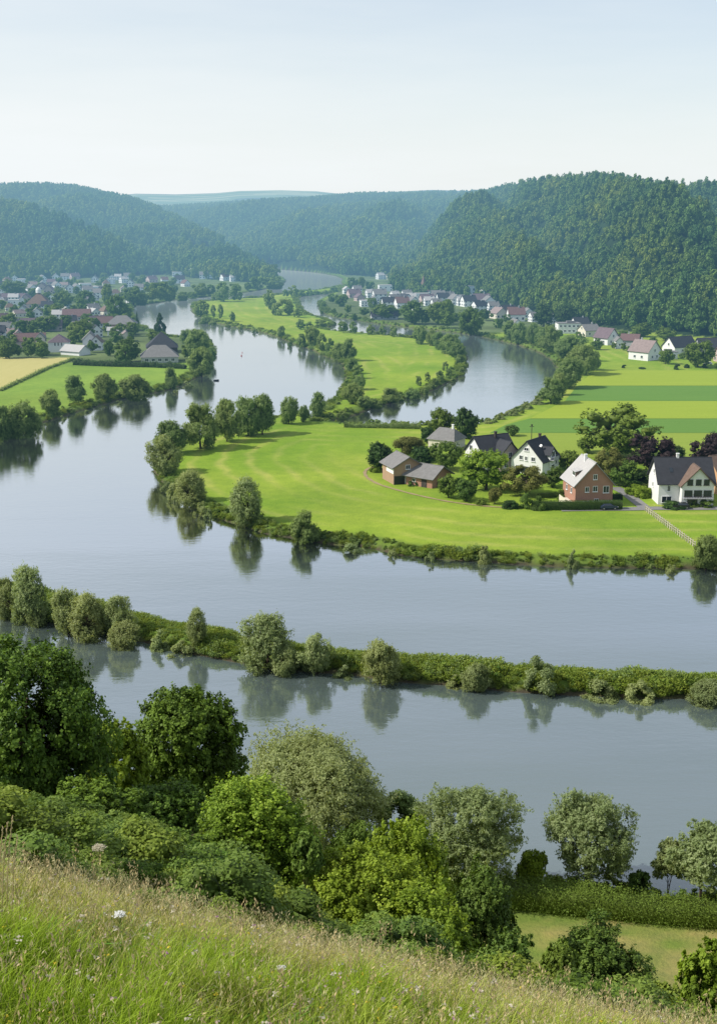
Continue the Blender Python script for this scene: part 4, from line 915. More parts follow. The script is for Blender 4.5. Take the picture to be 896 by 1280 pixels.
# fence, pole
fe = empty('field_fence', lp(806, 638)); tag(fe, 'pale wooden post and rail fence running down the meadow', 'fence')
P0 = np.array(gp(806, 638, 1.4)); P1 = np.array(gp(868, 684, 1.4)); dv = P1 - P0; Ln = np.linalg.norm(dv); nP = 26
for i in range(nP):
    q = dv * i / (nP - 1); mb = MB(); mb.box((0, 0, .55), (.2, .2, 1.5), .3 * i); o = mb.build('post', M['fence_wood'], fe); o.location = (*q, 0)
for z in (.55, 1.05):
    mb = MB(); mb.box((*(dv / 2), z), (Ln, .05, .08), math.atan2(dv[1], dv[0])); mb.build('rail', M['fence_wood'], fe)
po = empty('utility_pole', (*gp(663, 572), 1.3)); tag(po, 'slender dark pole rising behind the white gabled house', 'pole')
mb = MB(); mb.tube([(0, 0, -.3), (0, 0, 9.6)], [.13, .09], 8); mb.build('pole', M['dark_timber'], po); mb = MB(); mb.box((0, 0, 9.0), (1.3, .12, .14)); mb.box((0, 0, 9.45), (.5, .16, .4)); mb.build('crossbar', M['dark_timber'], po)
# ---------------------------------------------------------------- right village
HW = [('f',-1.8,1.7,1.3,1.3),('f',1.8,1.7,1.3,1.3),('f',0,4.6,1.2,1.3),('l',-2,1.7,1.3,1.3),('l',2,1.7,1.3,1.3),('r',-2,1.7,1.3,1.3),('r',2,1.7,1.3,1.3)]
def vh(label, px, py, rz, w, l, h, rh, wall, roof, **k):
    x, y = gp(px, py, 1.3); return house(k.pop('name', 'village_house'), label, (x, y, zt(x, y)), R(rz), w, l, h, rh, wall, roof, wins=k.pop('wins', HW), cat=k.pop('cat', 'house'), **k)
vh('long white flat-roofed two storey block above the bank trees', 709, 416, -88, 9, 13, 5.6, 0, 'white_wall', 'grey_roof', flat=True, wins=[('r',u,z,1.5,1.2) for u in (-5,-2.5,0,2.5,5) for z in (1.5,4.2)] + [('f',0,4.2,1.3,1.2)])
vh('grey roofed cream house beside the flat-roofed block', 735, 420, -70, 9, 9, 3.6, 3.0, 'cream_wall', 'grey_roof', chim=(0, 2))
vh('house with steep purple grey roof and dark right gable, facing the green', 757, 430, 38, 9, 9.5, 3.8, 4.6, 'white_wall', 'purple_roof')
vh('narrow white gable house below the purple roofed house', 772, 435, 0, 3.2, 6, 4.0, 1.6, 'white_wall', 'grey_roof', wins=[('f',0,2.0,1.0,1.2)])
vh('low house with brown red roof behind the large white house', 787, 432, 70, 9, 9, 3.2, 2.8, 'grey_wall', 'red_roof', chim=(0, 1))
vh('large white house with broad pinkish red roof at the field top', 805, 449, 42, 10.5, 11, 4.2, 4.8, 'white_wall', 'pink_roof', chim=(0, 2))
vh('flat white garage wing right of the red roofed house', 831, 448, -85, 5.5, 10, 3.2, 0, 'white_wall', 'grey_roof', flat=True, wins=[('r',u,1.8,1.5,1.2) for u in (-3, 0, 3)])
vh('white gabled barn with long dark roof behind the garage', 848, 441, -62, 9, 14, 3.6, 4.4, 'white_wall', 'slate_roof')
vh('long dark roofed house at the right village edge', 886, 442, -84, 9, 13, 3.4, 4.2, 'grey_wall', 'slate_roof')
vh('white house half hidden beyond the long dark roof', 908, 452, -80, 8, 10, 3.4, 3.4, 'pink_wall', 'red_roof')
car('white car parked at the right village edge', lp(884, 456), R(170), 'white_paint')
# ---------------------------------------------------------------- left village, named houses
vh('white villa with purple grey hipped roof in front of the hay field', 75, 439, 8, 10, 9, 5.2, 3.4, 'white_wall', 'purple_roof', hip=3.4, wins=[('f',u,4.0,.9,1.7) for u in (-1.6,0,1.6)] + [('r',0,3.5,1,1.4)])
vh('low white wing with long sloping grey roof right of the villa', 95, 443, 60, 8, 12, 2.0, 2.6, 'white_wall', 'pale_roof', wins=[])
vh('white twin gabled house left of the orchard trees', 114, 436, 10, 7.5, 9, 5.0, 3.6, 'white_wall', 'grey_roof')
vh('white gabled annexe beside the twin gabled house', 122, 437, 5, 5.5, 8, 4.2, 2.8, 'white_wall', 'brown_roof', wins=HW[:3])
vh('long purple red roofed house with white end gable', 39, 434, -75, 9, 15, 3.8, 3.4, 'pink_wall', 'red_roof')
vh('white end house with rounded pale front beside the long red roof', 52, 435, 10, 4.5, 6, 5.6, 2.2, 'cream_wall', 'grey_roof', wins=HW[:3])
vh('small white gabled house left of the large round tree', 24, 417, 8, 6, 8, 5.0, 3.2, 'white_wall', 'grey_roof', wins=HW[:3])
vh('dark grey roofed house beside the small white gable', 34, 411, -70, 9, 12, 3, 3.2, 'grey_wall', 'purple_roof')
vh('wide house with low grey hipped roof at the field corner', 200, 452, -80, 13, 17, 3.2, 4.6, 'grey_wall', 'grey_roof', hip=6.0, wins=[('r',u,1.6,1.6,1.4) for u in (-6,-3,0,3,6)])
vh('tall dark pyramid roofed barn behind the wide grey hipped house', 203, 440, 10, 15, 15, 3.4, 6.8, 'dark_timber', 'slate_roof', hip=7.9, wins=[])
vh('brick house with broad blue grey hipped roof by the shore', 153, 413, -85, 12, 17, 4.4, 4.4, 'red_brick', 'grey_roof', hip=6, wins=[('r',u,1.8,1.4,1.5) for u in (-6,-2,2,6)])
vh('white terrace wing below the blue grey hipped roof', 150, 419, -85, 6, 13, 3.0, 1.6, 'white_wall', 'pale_roof', wins=[('r',u,1.5,1.3,1.2) for u in (-4,0,4)])
vh('long low house with red roof in the middle of the left village', 97, 401, -85, 9, 17, 3.4, 4.0, 'pink_wall', 'red_roof')
vh('small red roofed house near the blue grey hipped roof', 132, 409, -80, 7, 9, 3, 3.4, 'white_wall', 'red_roof')
ch = vh('brown pyramid roofed hall with small white cupola', 50, 386, 5, 16, 16, 4.5, 7.5, 'pink_wall', 'brown_roof', hip=8.4, wins=[('f',u,2.2,1.4,2.0) for u in (-5,-1.7,1.7,5)])
mb = MB(); mb.tube([(0, 0, 11.4), (0, 0, 13.6), (0, 0, 14.6), (0, 0, 15.6)], [2.0, 2.0, 1.5, .15], 12); mb.build('cupola', M['white_wall'], ch)
# small far houses: walls, roof, chimney, dark windows set into the wall mesh
FAR = []
def far_proto(w, l, h, rh, wall, roof, kind):
    mb = walls(w, l, h, rh, kind == 'gable'); nw = len(mb.f)
    for side in 'fblr':
        o, d, n = on_side(side, w, l); span = (w if side in 'fb' else l) / 2 - 1.2
        for z in ((1.6, 4.2) if h > 4.6 else (1.7,)):
            for u in (-span, 0, span) if span > 2.4 else (-span, span):
                c = o + d * u + n * .04 + Vector((0, 0, z)); mb.quad(*[tuple(c + d * a * .62 + Vector((0, 0, b * .65))) for a, b in ((-1, -1), (1, -1), (1, 1), (-1, 1))])
    me = bpy.data.meshes.new('wall'); me.from_pydata(mb.v, [], mb.f); me.materials.append(M[wall]); me.materials.append(M['glass'])
    for i, p in enumerate(me.polygons): p.material_index = int(i >= nw)
    if kind == 'flat': rb = MB(); rb.box((0, 0, h + .15), (w + .5, l + .5, .3))
    else: rb = gable_roof(w, l, h, rh, .5, .25, 0 if kind == 'gable' else min(w, l) * .42)
    cb = MB(); cb.box((.5, l * .18, h + rh + .2), (.7, .7, 1.8))
    return (me, rb.mesh('roof', M[roof]), cb.mesh('chimney', M['grey_wall']) if kind != 'flat' else None)
LOOK = [('white house with grey roof', 8.5, 10, 5.0, 3.6, 'white_wall', 'grey_roof', 'gable'), ('white house with brown red roof', 8.5, 9.5, 4.2, 3.8, 'white_wall', 'red_roof', 'gable'), ('white house with slate roof', 9, 11, 5.0, 4.0, 'white_wall', 'slate_roof', 'gable'), ('cream house with brown roof', 8, 10, 4.4, 3.6, 'cream_wall', 'brown_roof', 'hip'),
        ('white flat-roofed block', 10, 14, 6.5, 0, 'white_wall', 'pale_roof', 'flat'), ('pale house with purple roof', 9, 11, 4, 3.6, 'pink_wall', 'purple_roof', 'gable'), ('white house with pale roof', 8, 9, 5.2, 3.0, 'white_wall', 'pale_roof', 'gable'), ('grey house with pink roof', 8.5, 11, 3.8, 3.4, 'cream_wall', 'pink_roof', 'gable')]
FAR = [far_proto(*q[1:]) for q in LOOK]
HG = {}
def far_house(px, py, k, rz, where, group, s=1.0):
    wl, rf, cm = FAR[k]; x, y = gp(px, py, 1.3); o = empty('village_house', (x, y, zt(x, y)), R(rz)); o.scale = (s * .9, s * .9, s * .9)
    link('wall', wl, o); r = link('roof', rf, o)
    if cm: link('chimney', cm, r)
    tag(o, None, 'house', group); HG.setdefault((where, LOOK[k][0]), []).append((px, o))
CV = 'houses of the central village'
for px, py, k, rz, s in [(481,364,4,-80,.9),(474,375,0,-75,1.1),(456,383,4,10,.75),(433,367,6,15,.8),(442,372,5,-70,1),(449,376,5,20,.8),(493,381,0,-60,1),(502,385,1,-75,1.1),(506,381,2,30,1),(513,377,6,-80,.9),(526,374,4,-85,.8),(540,371,1,10,1),(547,377,0,-85,1.1),(553,378,2,-80,.9),(590,374,4,-85,1.2),(568,381,0,20,1),(577,382,6,-80,.9),(601,381,5,-80,1.2),(610,385,0,10,1.1),(623,398,7,20,1.1),(644,401,1,-85,1.2),(659,397,0,10,.8),(585,383,2,-70,1),(533,379,5,-75,1),(520,388,6,10,.7),(560,376,0,-70,.9),(634,397,2,-70,1),(475,349,6,-60,.9),(487,349,7,-60,.8),(493,373,6,-60,.8),(598,389,2,-60,.9),(643,412,0,20,.8),(463,372,6,-70,.9),(468,380,0,10,.8),(485,384,2,-80,.9),(508,372,0,-75,.8),(516,383,0,15,.9),(536,382,6,-80,.9),(545,384,0,-70,.8),(566,372,0,-80,.8),(573,376,4,-85,.7),(604,376,6,15,.8),(616,388,0,-75,.8),(596,381,6,10,.8),(668,402,0,-70,.8),(690,404,6,15,.8),(724,412,2,-75,.9),(446,366,0,-70,.8),(498,378,0,15,.8),(529,369,0,-70,.7)]:
    far_house(px, py, k, rz, 'the central village', CV, s)
vh('low boathouse with pale open front at the central village shore', 480, 399, -82, 7, 17, 2.4, 2.4, 'grey_wall', 'slate_roof', name='boathouse', cat='boathouse', wins=[('r',u,1.2,1.8,1.5) for u in (-6,-2,2,6)])
st = empty('church_tower', place(529, 370)); tag(st, 'slim tan church steeple above the central village', 'church tower'); mb = MB(); mb.box((0, 0, 4.5), (3.2, 3.2, 10)); mb.build('wall', M['tan_wall'], st); mb = MB(); mb.tube([(0, 0, 9.45), (0, 0, 16)], [2.5, .1], 4); mb.build('spire', M['brown_roof'], st)
LV = 'small houses of the left village'; r2 = random.Random(11); taken = [(75,434,14),(95,438,12),(118,430,14),(42,428,18),(24,411,8),(34,405,8),(200,445,24),(203,435,14),(153,410,18),(97,397,14),(132,405,8),(50,380,13)]
hand = [(54,358,6),(71,361,0),(107,361,4),(118,366,4),(27,355,4),(82,350,0),(18,378,6),(222,346,4),(240,346,6),(267,349,4),(281,351,1),(96,363,0),(88,366,2),(62,366,5),(124,372,0),(130,366,6),(40,366,0),(10,376,5),(5,368,0),(148,350,6),(160,349,0),(30,393,0),(5,402,1),(24,396,7),(60,388,2),(190,353,5),(206,353,1),(225,354,2),(255,349,0),(232,358,1),(292,352,6)]
spots = [(px, py, k) for px, py, k in hand]
tries = 0
while len(spots) < 92 and tries < 6000:
    tries += 1; px, py = r2.uniform(-8, 190), 348 + 97 * r2.random() ** 1.3
    if py > 440 - max(px - 130, 0) * .35: continue
    m = 5 + (py - 345) * .06
    if any(abs(px - a) < m and abs(py - b) < m * .55 for a, b, _ in spots) or any(abs(px - a) < c and abs(py - b) < c * .6 for a, b, c in taken): continue
    spots.append((px, py, r2.choice([0,0,0,2,3,4,6,6,6,5,0,7])))
nm_row = lambda py: 'the back of the left village' if py < 366 else 'the middle of the left village' if py < 396 else 'the front of the left village'
for px, py, k in spots:
    x, y = gp(px, py, .5)
    if poly_sdf(POLY['left'], np.array([x]), np.array([y]))[0] < 9: continue
    far_house(px, py, k, r2.choice([5, 15, -80, -70, -85, 40, -50]), nm_row(py), LV, r2.uniform(.72, .95))
G = 'small trees between the houses of the left village'; n = 0
while n < 130:
    px, py = r2.uniform(-12, 225), 348 + 98 * r2.random() ** 1.2
    if py > 446 - max(px - 110, 0) * .30 : continue
    x, y = gp(px, py, .5)
    if poly_sdf(POLY['left'], np.array([x]), np.array([y]))[0] < 7: continue
    m = 3.4 + (py - 345) * .03
    if any(abs(px - a) < m and -1 < py - b < m for a, b, _ in spots) or any(abs(px - a) < c * .8 and -1 < py - b < c * .5 for a, b, c in taken): continue
    sc_ = 1 + (py - 350) / 75; hh = r2.uniform(6, 10.5) * sc_
    tree('village_tree', 'small_green', px, py, py - hh, hh * r2.uniform(.85, 1.15), None, 'tree', G, 'small green tree'); n += 1
# ---------------------------------------------------------------- on the water
def boat(label, px, py, L, mat, rz):
    x, y = gp(px, py, 0); o = empty('rowing_boat', (x, y, 0), rz); tag(o, label, 'boat'); mb = MB(); st = []
    for i in range(7):
        t = i / 6; w = .55 * L / 3 * math.sin(math.pi * min(.12 + t * .88, 1)) ** .6 + .02; xx = (t - .5) * -L
        st.append([(xx, -w, .42 + .12 * (1 - t)), (xx, -w * .6, -.05), (xx, 0, -.15), (xx, w * .6, -.05), (xx, w, .42 + .12 * (1 - t)), (xx, w * .85, .38), (xx, 0, .10), (xx, -w * .85, .38)])
    for a, b in zip(st[:-1], st[1:]):
        for k in range(8): j = (k + 1) % 8; mb.quad(a[k], a[j], b[j], b[k])
    mb.quad(*st[0][::-1]); mb.quad(*st[-1]); mb.build('hull', M[mat], o)
    for xx in (-.5, .6): mb = MB(); mb.box((xx * L / 3, 0, .34), (.25, .7 * L / 3, .05)); mb.build('seat', M['dark_timber'], o)
boat('tiny dark rowing boat off the left bank trees', 270.5, 476, 2.3, 'black_paint', R(15))
def buoy(label, px, py, s):
    x, y = gp(px, py, 0); o = empty('river_buoy', (x, y, 0)); o.scale = (s, s, s); tag(o, label, 'buoy'); mb = MB(); mb.tube([(0, 0, -.3), (0, 0, .1), (0, 0, .45), (0, 0, .6)], [.35, .6, .6, .3], 12); mb.build('float', M['red_paint'], o); mb = MB(); mb.tube([(0, 0, .55), (0, 0, 1.5), (0, 0, 1.9)], [.16, .12, .02], 8); mb.build('topmark', M['red_paint'], o)
buoy('larger red buoy in midstream', 302, 445, .62); buoy('smaller red buoy just beyond the larger one', 303, 441, .4)
# ---------------------------------------------------------------- labels of the rows
for (where, look), L in HG.items():
    L.sort(key=lambda q: q[0])
    for i, (px, o) in enumerate(L): o['label'] = f'{look} in {where}' if len(L) == 1 else f'{look}, {ordn(i)} from left in {where}'
for g, L in GROUPS.items():
    L.sort(key=lambda q: q[0]); by = {}
    for px, o, look in L: by.setdefault(look, []).append(o)
    for look, os_ in by.items():
        for i, o in enumerate(os_):
            w = g.split(' '); k = next((j for j, x in enumerate(w) if x in ('on', 'along', 'in', 'between')), 0)
            o['label'] = f'{look}, {ordn(i)} from left {" ".join(w[k:])}'
# ---------------------------------------------------------------- near plants on the slope and the near bank
def near_plant(name, px, top, w, Y, kind, ncl, nleaf, leaf_m, mat, seed, label, cat='tree', stems=1, lumps=5, sprig=.12, hmin=1.2, trunk=True, depth=.95):
    x, _, zt_ = at_depth(px, top, Y); gz = zt(x, Y) - .2; h = max(zt_ - gz, hmin); d = ray(px, (top + 1100) / 2); wid = w / F * (Y / d[1])
    s = wid; hc = min(h, wid * ((1.02 if kind == 'willow' else 1.22) if trunk else 1.5)); wid = wid * (1.1 if kind == 'willow' else 1.0)
    o = empty(name, (x, Y, gz), rng.uniform(0, 6.28)); tag(o, label, cat)
    link('crown' if trunk else 'foliage', crown('crown', seed, kind, ncl, nleaf, leaf_m / s, mat, True, sprig, lumps), o)
    c = o.children[0]; c.scale = (wid * 1.08, wid * 1.08 * depth, hc * 1.03); c.location = (0, 0, h - hc)
    tk = link('trunk' if trunk else 'stem', trunk_mesh('trunk', seed, stems, .55 if trunk else .4, .026 if stems == 1 else .016), o); tk.scale = (wid, wid, h)
    return o
N = near_plant
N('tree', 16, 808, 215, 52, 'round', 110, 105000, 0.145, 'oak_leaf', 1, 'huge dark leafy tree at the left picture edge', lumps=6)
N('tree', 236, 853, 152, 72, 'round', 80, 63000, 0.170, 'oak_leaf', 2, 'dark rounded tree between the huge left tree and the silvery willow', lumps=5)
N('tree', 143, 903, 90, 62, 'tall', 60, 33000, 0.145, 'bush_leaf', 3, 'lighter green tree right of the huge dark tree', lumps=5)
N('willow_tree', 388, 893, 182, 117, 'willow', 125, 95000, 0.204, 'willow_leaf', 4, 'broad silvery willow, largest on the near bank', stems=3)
N('willow_tree', 588, 980, 120, 111, 'willow', 80, 48000, 0.187, 'willow_leaf', 5, 'tall grey-green willow above the clipped field hedge, behind the bushes', stems=2)
N('willow_tree', 738, 1000, 112, 113, 'willow', 75, 45000, 0.187, 'willow_leaf', 6, 'round pale willow standing alone behind the field hedge', stems=3)
N('willow_tree', 498, 992, 60, 117, 'willow', 44, 18000, 0.187, 'bank_leaf', 7, 'small dark grey-green willow between the two larger willows', stems=2)
N('willow_tree', 882, 1034, 84, 108, 'willow', 60, 30000, 0.187, 'willow_leaf', 8, 'pale willow cut by the right picture edge', stems=2)
N('willow_tree', 838, 1058, 42, 111, 'willow', 34, 15000, 0.187, 'willow_leaf', 9, 'small pale willow beside the one at the right edge', stems=2)
def B(*a, **k): return near_plant('bush', *a, cat='bush', trunk=False, stems=3, **k)
B(302, 984, 190, 37, 'bush', 90, 63000, 0.098, 'bush_leaf', 10, 'large bright green bush with lit crown in the centre left slope', lumps=6)
B(190, 978, 130, 50, 'bush', 70, 39000, 0.119, 'oak_leaf', 11, 'dark bush under the dark rounded tree')
B(110, 990, 120, 45, 'mound', 60, 36000, 0.119, 'oak_leaf', 12, 'dark bush under the huge left tree')
B(385, 1041, 40, 34, 'bush', 30, 12000, 0.111, 'garden_leaf', 13, 'small bush right of the large bright bush')
B(440, 1062, 150, 36, 'bush', 60, 39000, 0.093, 'bush_leaf', 14, 'bright yellow-green bush, left lobe of the middle thicket', lumps=6)
B(512, 1030, 130, 40, 'bush', 60, 36000, 0.102, 'bush_leaf', 15, 'bright bush behind the middle thicket, below the small willow', lumps=6)
B(500, 1085, 165, 35, 'bush', 60, 36000, 0.093, 'bush_leaf', 16, 'bright bush in the middle of the thicket')
B(598, 1096, 112, 36, 'bush', 56, 33000, 0.085, 'garden_leaf', 17, 'dense green bush at the right end of the middle thicket', lumps=5)
B(545, 1120, 125, 33, 'bush', 40, 21000, 0.085, 'bush_leaf', 18, 'low bright bush in front of the middle thicket')
B(640, 1172, 90, 29, 'mound', 40, 21000, 0.076, 'garden_leaf', 19, 'low bush between the thicket and the lower right bush')
B(742, 1163, 152, 36, 'bush', 80, 57000, 0.093, 'garden_leaf', 20, 'wide leafy bush in front of the mown field', lumps=6)
B(893, 1186, 90, 24, 'bush', 50, 24000, 0.085, 'bush_leaf', 21, 'bright leafy bush at the lower right picture edge')
B(665, 1052, 50, 112, 'mound', 30, 12000, 0.170, 'bush_leaf', 22, 'bright bush between the two willows behind the hedge')
B(800, 1087, 26, 110, 'bush', 20, 7500, 0.170, 'dark_leaf', 23, 'small dark bush right of the lone round willow')
B(60, 1052, 130, 30, 'mound', 50, 27000, 0.085, 'oak_leaf', 24, 'dark low bush above the grass edge at the left')
B(205, 1072, 130, 27, 'mound', 50, 27000, 0.076, 'oak_leaf', 25, 'dark low bush behind the tall white flower head')
B(330, 1100, 110, 26, 'mound', 40, 21000, 0.076, 'oak_leaf', 26, 'dark low bush in the shade of the large bright bush')
B(700, 1178, 50, 33, 'bush', 36, 15000, 0.085, 'garden_leaf', 29, 'small green bush at the left side of the wide leafy bush')
B(835, 1212, 70, 26, 'mound', 30, 13500, 0.076, 'weed_leaf', 27, 'low weedy bush beside the lower right bush')
B(440, 1022, 60, 108, 'mound', 26, 12000, 0.170, 'garden_leaf', 28, 'green bank bush right of the broad silvery willow')
hp = [on_ground(*p)[:2] for p in [(560,1122),(620,1131),(700,1139),(790,1149),(896,1157),(1010,1166)]]
def gp_world(pts): return pts
_gp = gp
def hedge_world(pts, *a, **k):
    global gp
    gp = lambda i, j, z=0: pts[int(i)]
    try: return hedge(*a, [(i, 0) for i in range(len(pts))], *k.pop('args'), **k)
    finally: gp = _gp
hedge_world(hp, 'field_hedge', args=(2.6, 2.3, 'garden_leaf', 'long thick hedge between the mown field and the river willows', 31, False, .15, 120, .5))
# ---------------------------------------------------------------- meadow grass in front
def meadow_grass():
    g = np.random.default_rng(5)
    def pts(n, y0, y1, pw=1.0):
        Y = y0 + (y1 - y0) * g.random(n) ** pw; X = (g.random(n) * 2 - 1) * (1.6 + .46 * Y); return X, Y
    Vs, Fs, Cs, off = [], [], [], 0
    def blades(X, Y, h, w, bend, col, tip, seg=3, base=0.0):
        nonlocal off
        n = len(X); z = height(X, Y) + base; az = g.uniform(0, 6.28, n); fa = g.uniform(0, 6.28, n); lean = bend * g.uniform(.2, 1.0, n)
        wind = np.array((.35, -.05)); dx, dy = np.cos(az) + wind[0], np.sin(az) + wind[1]; bx, by = np.cos(fa) * w / 2, np.sin(fa) * w / 2
        rows = []; cc = []
        for k in range(seg + 1):
            t = k / seg; q = lean * h * t ** 1.9; px = X + dx * q; py = Y + dy * q; pz = z + h * t * (1 - .32 * lean * t); wd = (1 - t ** 1.6) if k < seg else .0
            if k < seg:
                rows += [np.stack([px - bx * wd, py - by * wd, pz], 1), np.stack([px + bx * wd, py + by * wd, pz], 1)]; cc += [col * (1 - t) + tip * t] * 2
            else: rows += [np.stack([px, py, pz], 1)]; cc += [tip]
        V = np.stack(rows, 1); m = V.shape[1]; b = (np.arange(n) * m)[:, None] + off
        Vs.append(V.reshape(-1, 3)); Cs.append(np.stack(cc, 1).reshape(-1, 3)); off += n * m
        for k in range(seg - 1): Fs.append(b + np.array([[2 * k, 2 * k + 1, 2 * k + 3, 2 * k + 2]]))
        Ft.append(b + np.array([[2 * seg - 2, 2 * seg - 1, 2 * seg]])); return V[:, -1]
    Ft = []
    lush = lambda X, Y: np.clip(.5 + 1.3 * fbm(X / 1.3, Y / 1.3, 91) + (9.9 - Y) * .28 - .09 * X, 0, 1)[:, None]
    X, Y = pts(200000, 2.2, 12.5, .85); L = lush(X, Y); v = g.uniform(.7, 1.3, (len(X), 1))
    h = (.20 + .24 * g.random(len(X)) * (.6 + .7 * L[:, 0])) * (1 + .8 * fbm(X / .5, Y / .5, 92))
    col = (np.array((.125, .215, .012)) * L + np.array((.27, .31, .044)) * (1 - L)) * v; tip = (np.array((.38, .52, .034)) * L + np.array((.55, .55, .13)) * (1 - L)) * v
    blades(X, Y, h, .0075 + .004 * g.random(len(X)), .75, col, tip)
    # seed stalks, straw coloured, thicker towards the brow
    X, Y = pts(40000, 2.6, 12.5, .62); L = lush(X, Y)[:, 0]; k = g.random(len(X)) > L * .85; X, Y = X[k], Y[k]; n = len(X); v = g.uniform(.7, 1.25, (n, 1))
    h = .28 + .30 * g.random(n); st = np.array((.54, .48, .15)) * v
    T = blades(X, Y, h, .0045, .45, st * .8, st * 1.15)
    # seed heads: small lozenges strung at the tips
    rose = g.random((n, 1)); hc = (np.array((.58, .48, .24)) * rose + np.array((.60, .55, .31)) * (1 - rose)) * v
    for q in range(4):
        P = T + np.stack([g.normal(0, .012, n), g.normal(0, .012, n), -.018 * q + g.normal(0, .008, n)], 1); a = g.uniform(0, 6.28, n); r = .0038 * g.uniform(.6, 1.4, n); hh = .017 * g.uniform(.6, 1.4, n)
        d = np.stack([np.cos(a) * r, np.sin(a) * r, 0 * a], 1); u = np.stack([g.normal(0, .008, n), g.normal(0, .008, n), hh], 1)
        V = np.stack([P - u, P + d, P + u, P - d], 1); Fs.append((np.arange(n) * 4)[:, None] + np.array([[0, 1, 2, 3]]) + off); off += 4 * n; Vs.append(V.reshape(-1, 3)); Cs.append(np.repeat(hc, 4, 0))
    X, Y = pts(1500, 3.0, 11.5, .8); n = len(X); v = g.uniform(.7, 1.2, (n, 1)); st = np.array((.46, .38, .17)) * v; T = blades(X, Y, .55 + .28 * g.random(n), .006, .35, st * .8, st)
    for q in range(9):
        P = T + np.stack([g.normal(0, .012, n), g.normal(0, .012, n), -.016 * q + g.normal(0, .006, n)], 1); a = g.uniform(0, 6.28, n); r = .006 * g.uniform(.6, 1.4, n); hh = .015 * g.uniform(.7, 1.4, n)
        dd = np.stack([np.cos(a) * r, np.sin(a) * r, 0 * a], 1); u = np.stack([g.normal(0, .007, n), g.normal(0, .007, n), hh], 1)
        V = np.stack([P - u, P + dd, P + u, P - dd], 1); Fs.append((np.arange(n) * 4)[:, None] + np.array([[0, 1, 2, 3]]) + off); off += 4 * n; Vs.append(V.reshape(-1, 3)); Cs.append(np.repeat(np.array((.54, .42, .22)) * v, 4, 0))
    # broad weed leaves
    X, Y = pts(26000, 2.2, 12); k = fbm(X / .6, Y / .6, 95) > .10; X, Y = X[k], Y[k]; n = len(X); v = g.uniform(.6, 1.4, (n, 1)); c = np.array((.07, .15, .016)) * v
    blades(X, Y, .14 + .22 * g.random(n), .022 + .022 * g.random(n), 1.1, c, c * 2.1)
    X, Y = pts(2600, 2.4, 12); n = len(X); c = np.array((.50, .43, .24)) * g.uniform(.6, 1.2, (n, 1)); blades(X, Y, .30 + .3 * g.random(n), .006, 1.9, c, c)
    # flower heads: cream, pinkish and yellow dots
    for cnt, c, rr in ((520, (.64, .58, .45), .017), (560, (.52, .38, .35), .013), (480, (.72, .57, .05), .010), (60, (.45, .22, .40), .014)):
        X, Y = pts(cnt, 2.6, 11.5); n = len(X); z = height(X, Y); hh = .26 + .26 * g.random(n); P0 = np.stack([X, Y, z + hh], 1)
        blades(X, Y, hh, .004, .02, np.tile(np.array((.08, .12, .03)), (n, 1)), np.tile(np.array((.12, .17, .04)), (n, 1)))
        for q in range(5):
            P = P0 + g.normal(0, rr * .75, (n, 3)) * np.array((1, 1, .4)); r = rr * g.uniform(.5, 1.0, n)[:, None]; a = unit(g.normal(size=(n, 3)) * np.array((1, 1, .3))); b = unit(np.cross(a, g.normal(size=(n, 3))))
            V = np.stack([P - a * r, P + b * r, P + a * r, P - b * r], 1); Fs.append((np.arange(n) * 4)[:, None] + np.array([[0, 1, 2, 3]]) + off); off += 4 * n; Vs.append(V.reshape(-1, 3)); Cs.append(np.tile(np.array(c), (4 * n, 1)) * np.repeat(g.uniform(.75, 1.1, (n, 1)), 4, 0))
    V = np.concatenate(Vs); C = np.concatenate([np.concatenate(Cs), np.ones((len(V), 1))], 1)
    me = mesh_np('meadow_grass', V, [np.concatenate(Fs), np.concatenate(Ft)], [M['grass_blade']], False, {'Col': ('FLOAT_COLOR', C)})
    tag(link('meadow_grass', me), 'tall flowering meadow grass with straw seed heads on the viewpoint hill', kind='stuff')
meadow_grass()
def colored(name, mb, c, parent):
    me = bpy.data.meshes.new(name); me.from_pydata(mb.v, [], mb.f); at = me.attributes.new('Col', 'FLOAT_COLOR', 'POINT'); at.data.foreach_set('color', np.tile(np.array((*c, 1), np.float32), len(mb.v))); me.materials.append(M['grass_blade']); me.update(); return link(name, me, parent)
def umbel(label, px, py_head, Y, rad, nray, c, seed, lean=.05):
    g = random.Random(seed); Y = next((q for q in np.arange(4.5, 12.0, .05) if at_depth(px, py_head, q)[2] - zt(at_depth(px, py_head, q)[0], q) <= Y), 9.0); x, _, z1 = at_depth(px, py_head, Y); z0 = zt(x, Y); h = z1 - z0; o = empty('umbel_flower', (x, Y, z0)); tag(o, label, 'wildflower')
    mb = MB(); mb.tube([(-lean * h, 0, 0), (-lean * h * .4, 0, h * .5), (0, 0, h * .86)], [.006, .005, .0035], 6)
    heads = MB()
    for i in range(nray):
        a = i * 2.4; r = rad * math.sqrt((i + .5) / nray); p = (math.cos(a) * r, math.sin(a) * r, h + .035 - r * r / rad * .35)
        mb.tube([(0, 0, h * .86), (p[0] * .6, p[1] * .6, h * .86 + (p[2] - h * .86) * .7), p], [.002, .0014, .0012], 4)
        for k in range(16):
            q = (p[0] + g.gauss(0, .011), p[1] + g.gauss(0, .011), p[2] + .004 + abs(g.gauss(0, .006))); s = g.uniform(.003, .007)
            heads.quad((q[0] - s, q[1] - s, q[2]), (q[0] + s, q[1] - s, q[2] + g.uniform(-.003, .003)), (q[0] + s, q[1] + s, q[2]), (q[0] - s, q[1] + s, q[2] + g.uniform(-.003, .003)))
    colored('stem', mb, (.38, .44, .16), o); colored('flower_head', heads, c, o)
umbel('tall umbel flower head rising above the grass edge against the dark bushes', 124, 1062, .80, .062, 22, (.55, .50, .36), 1)
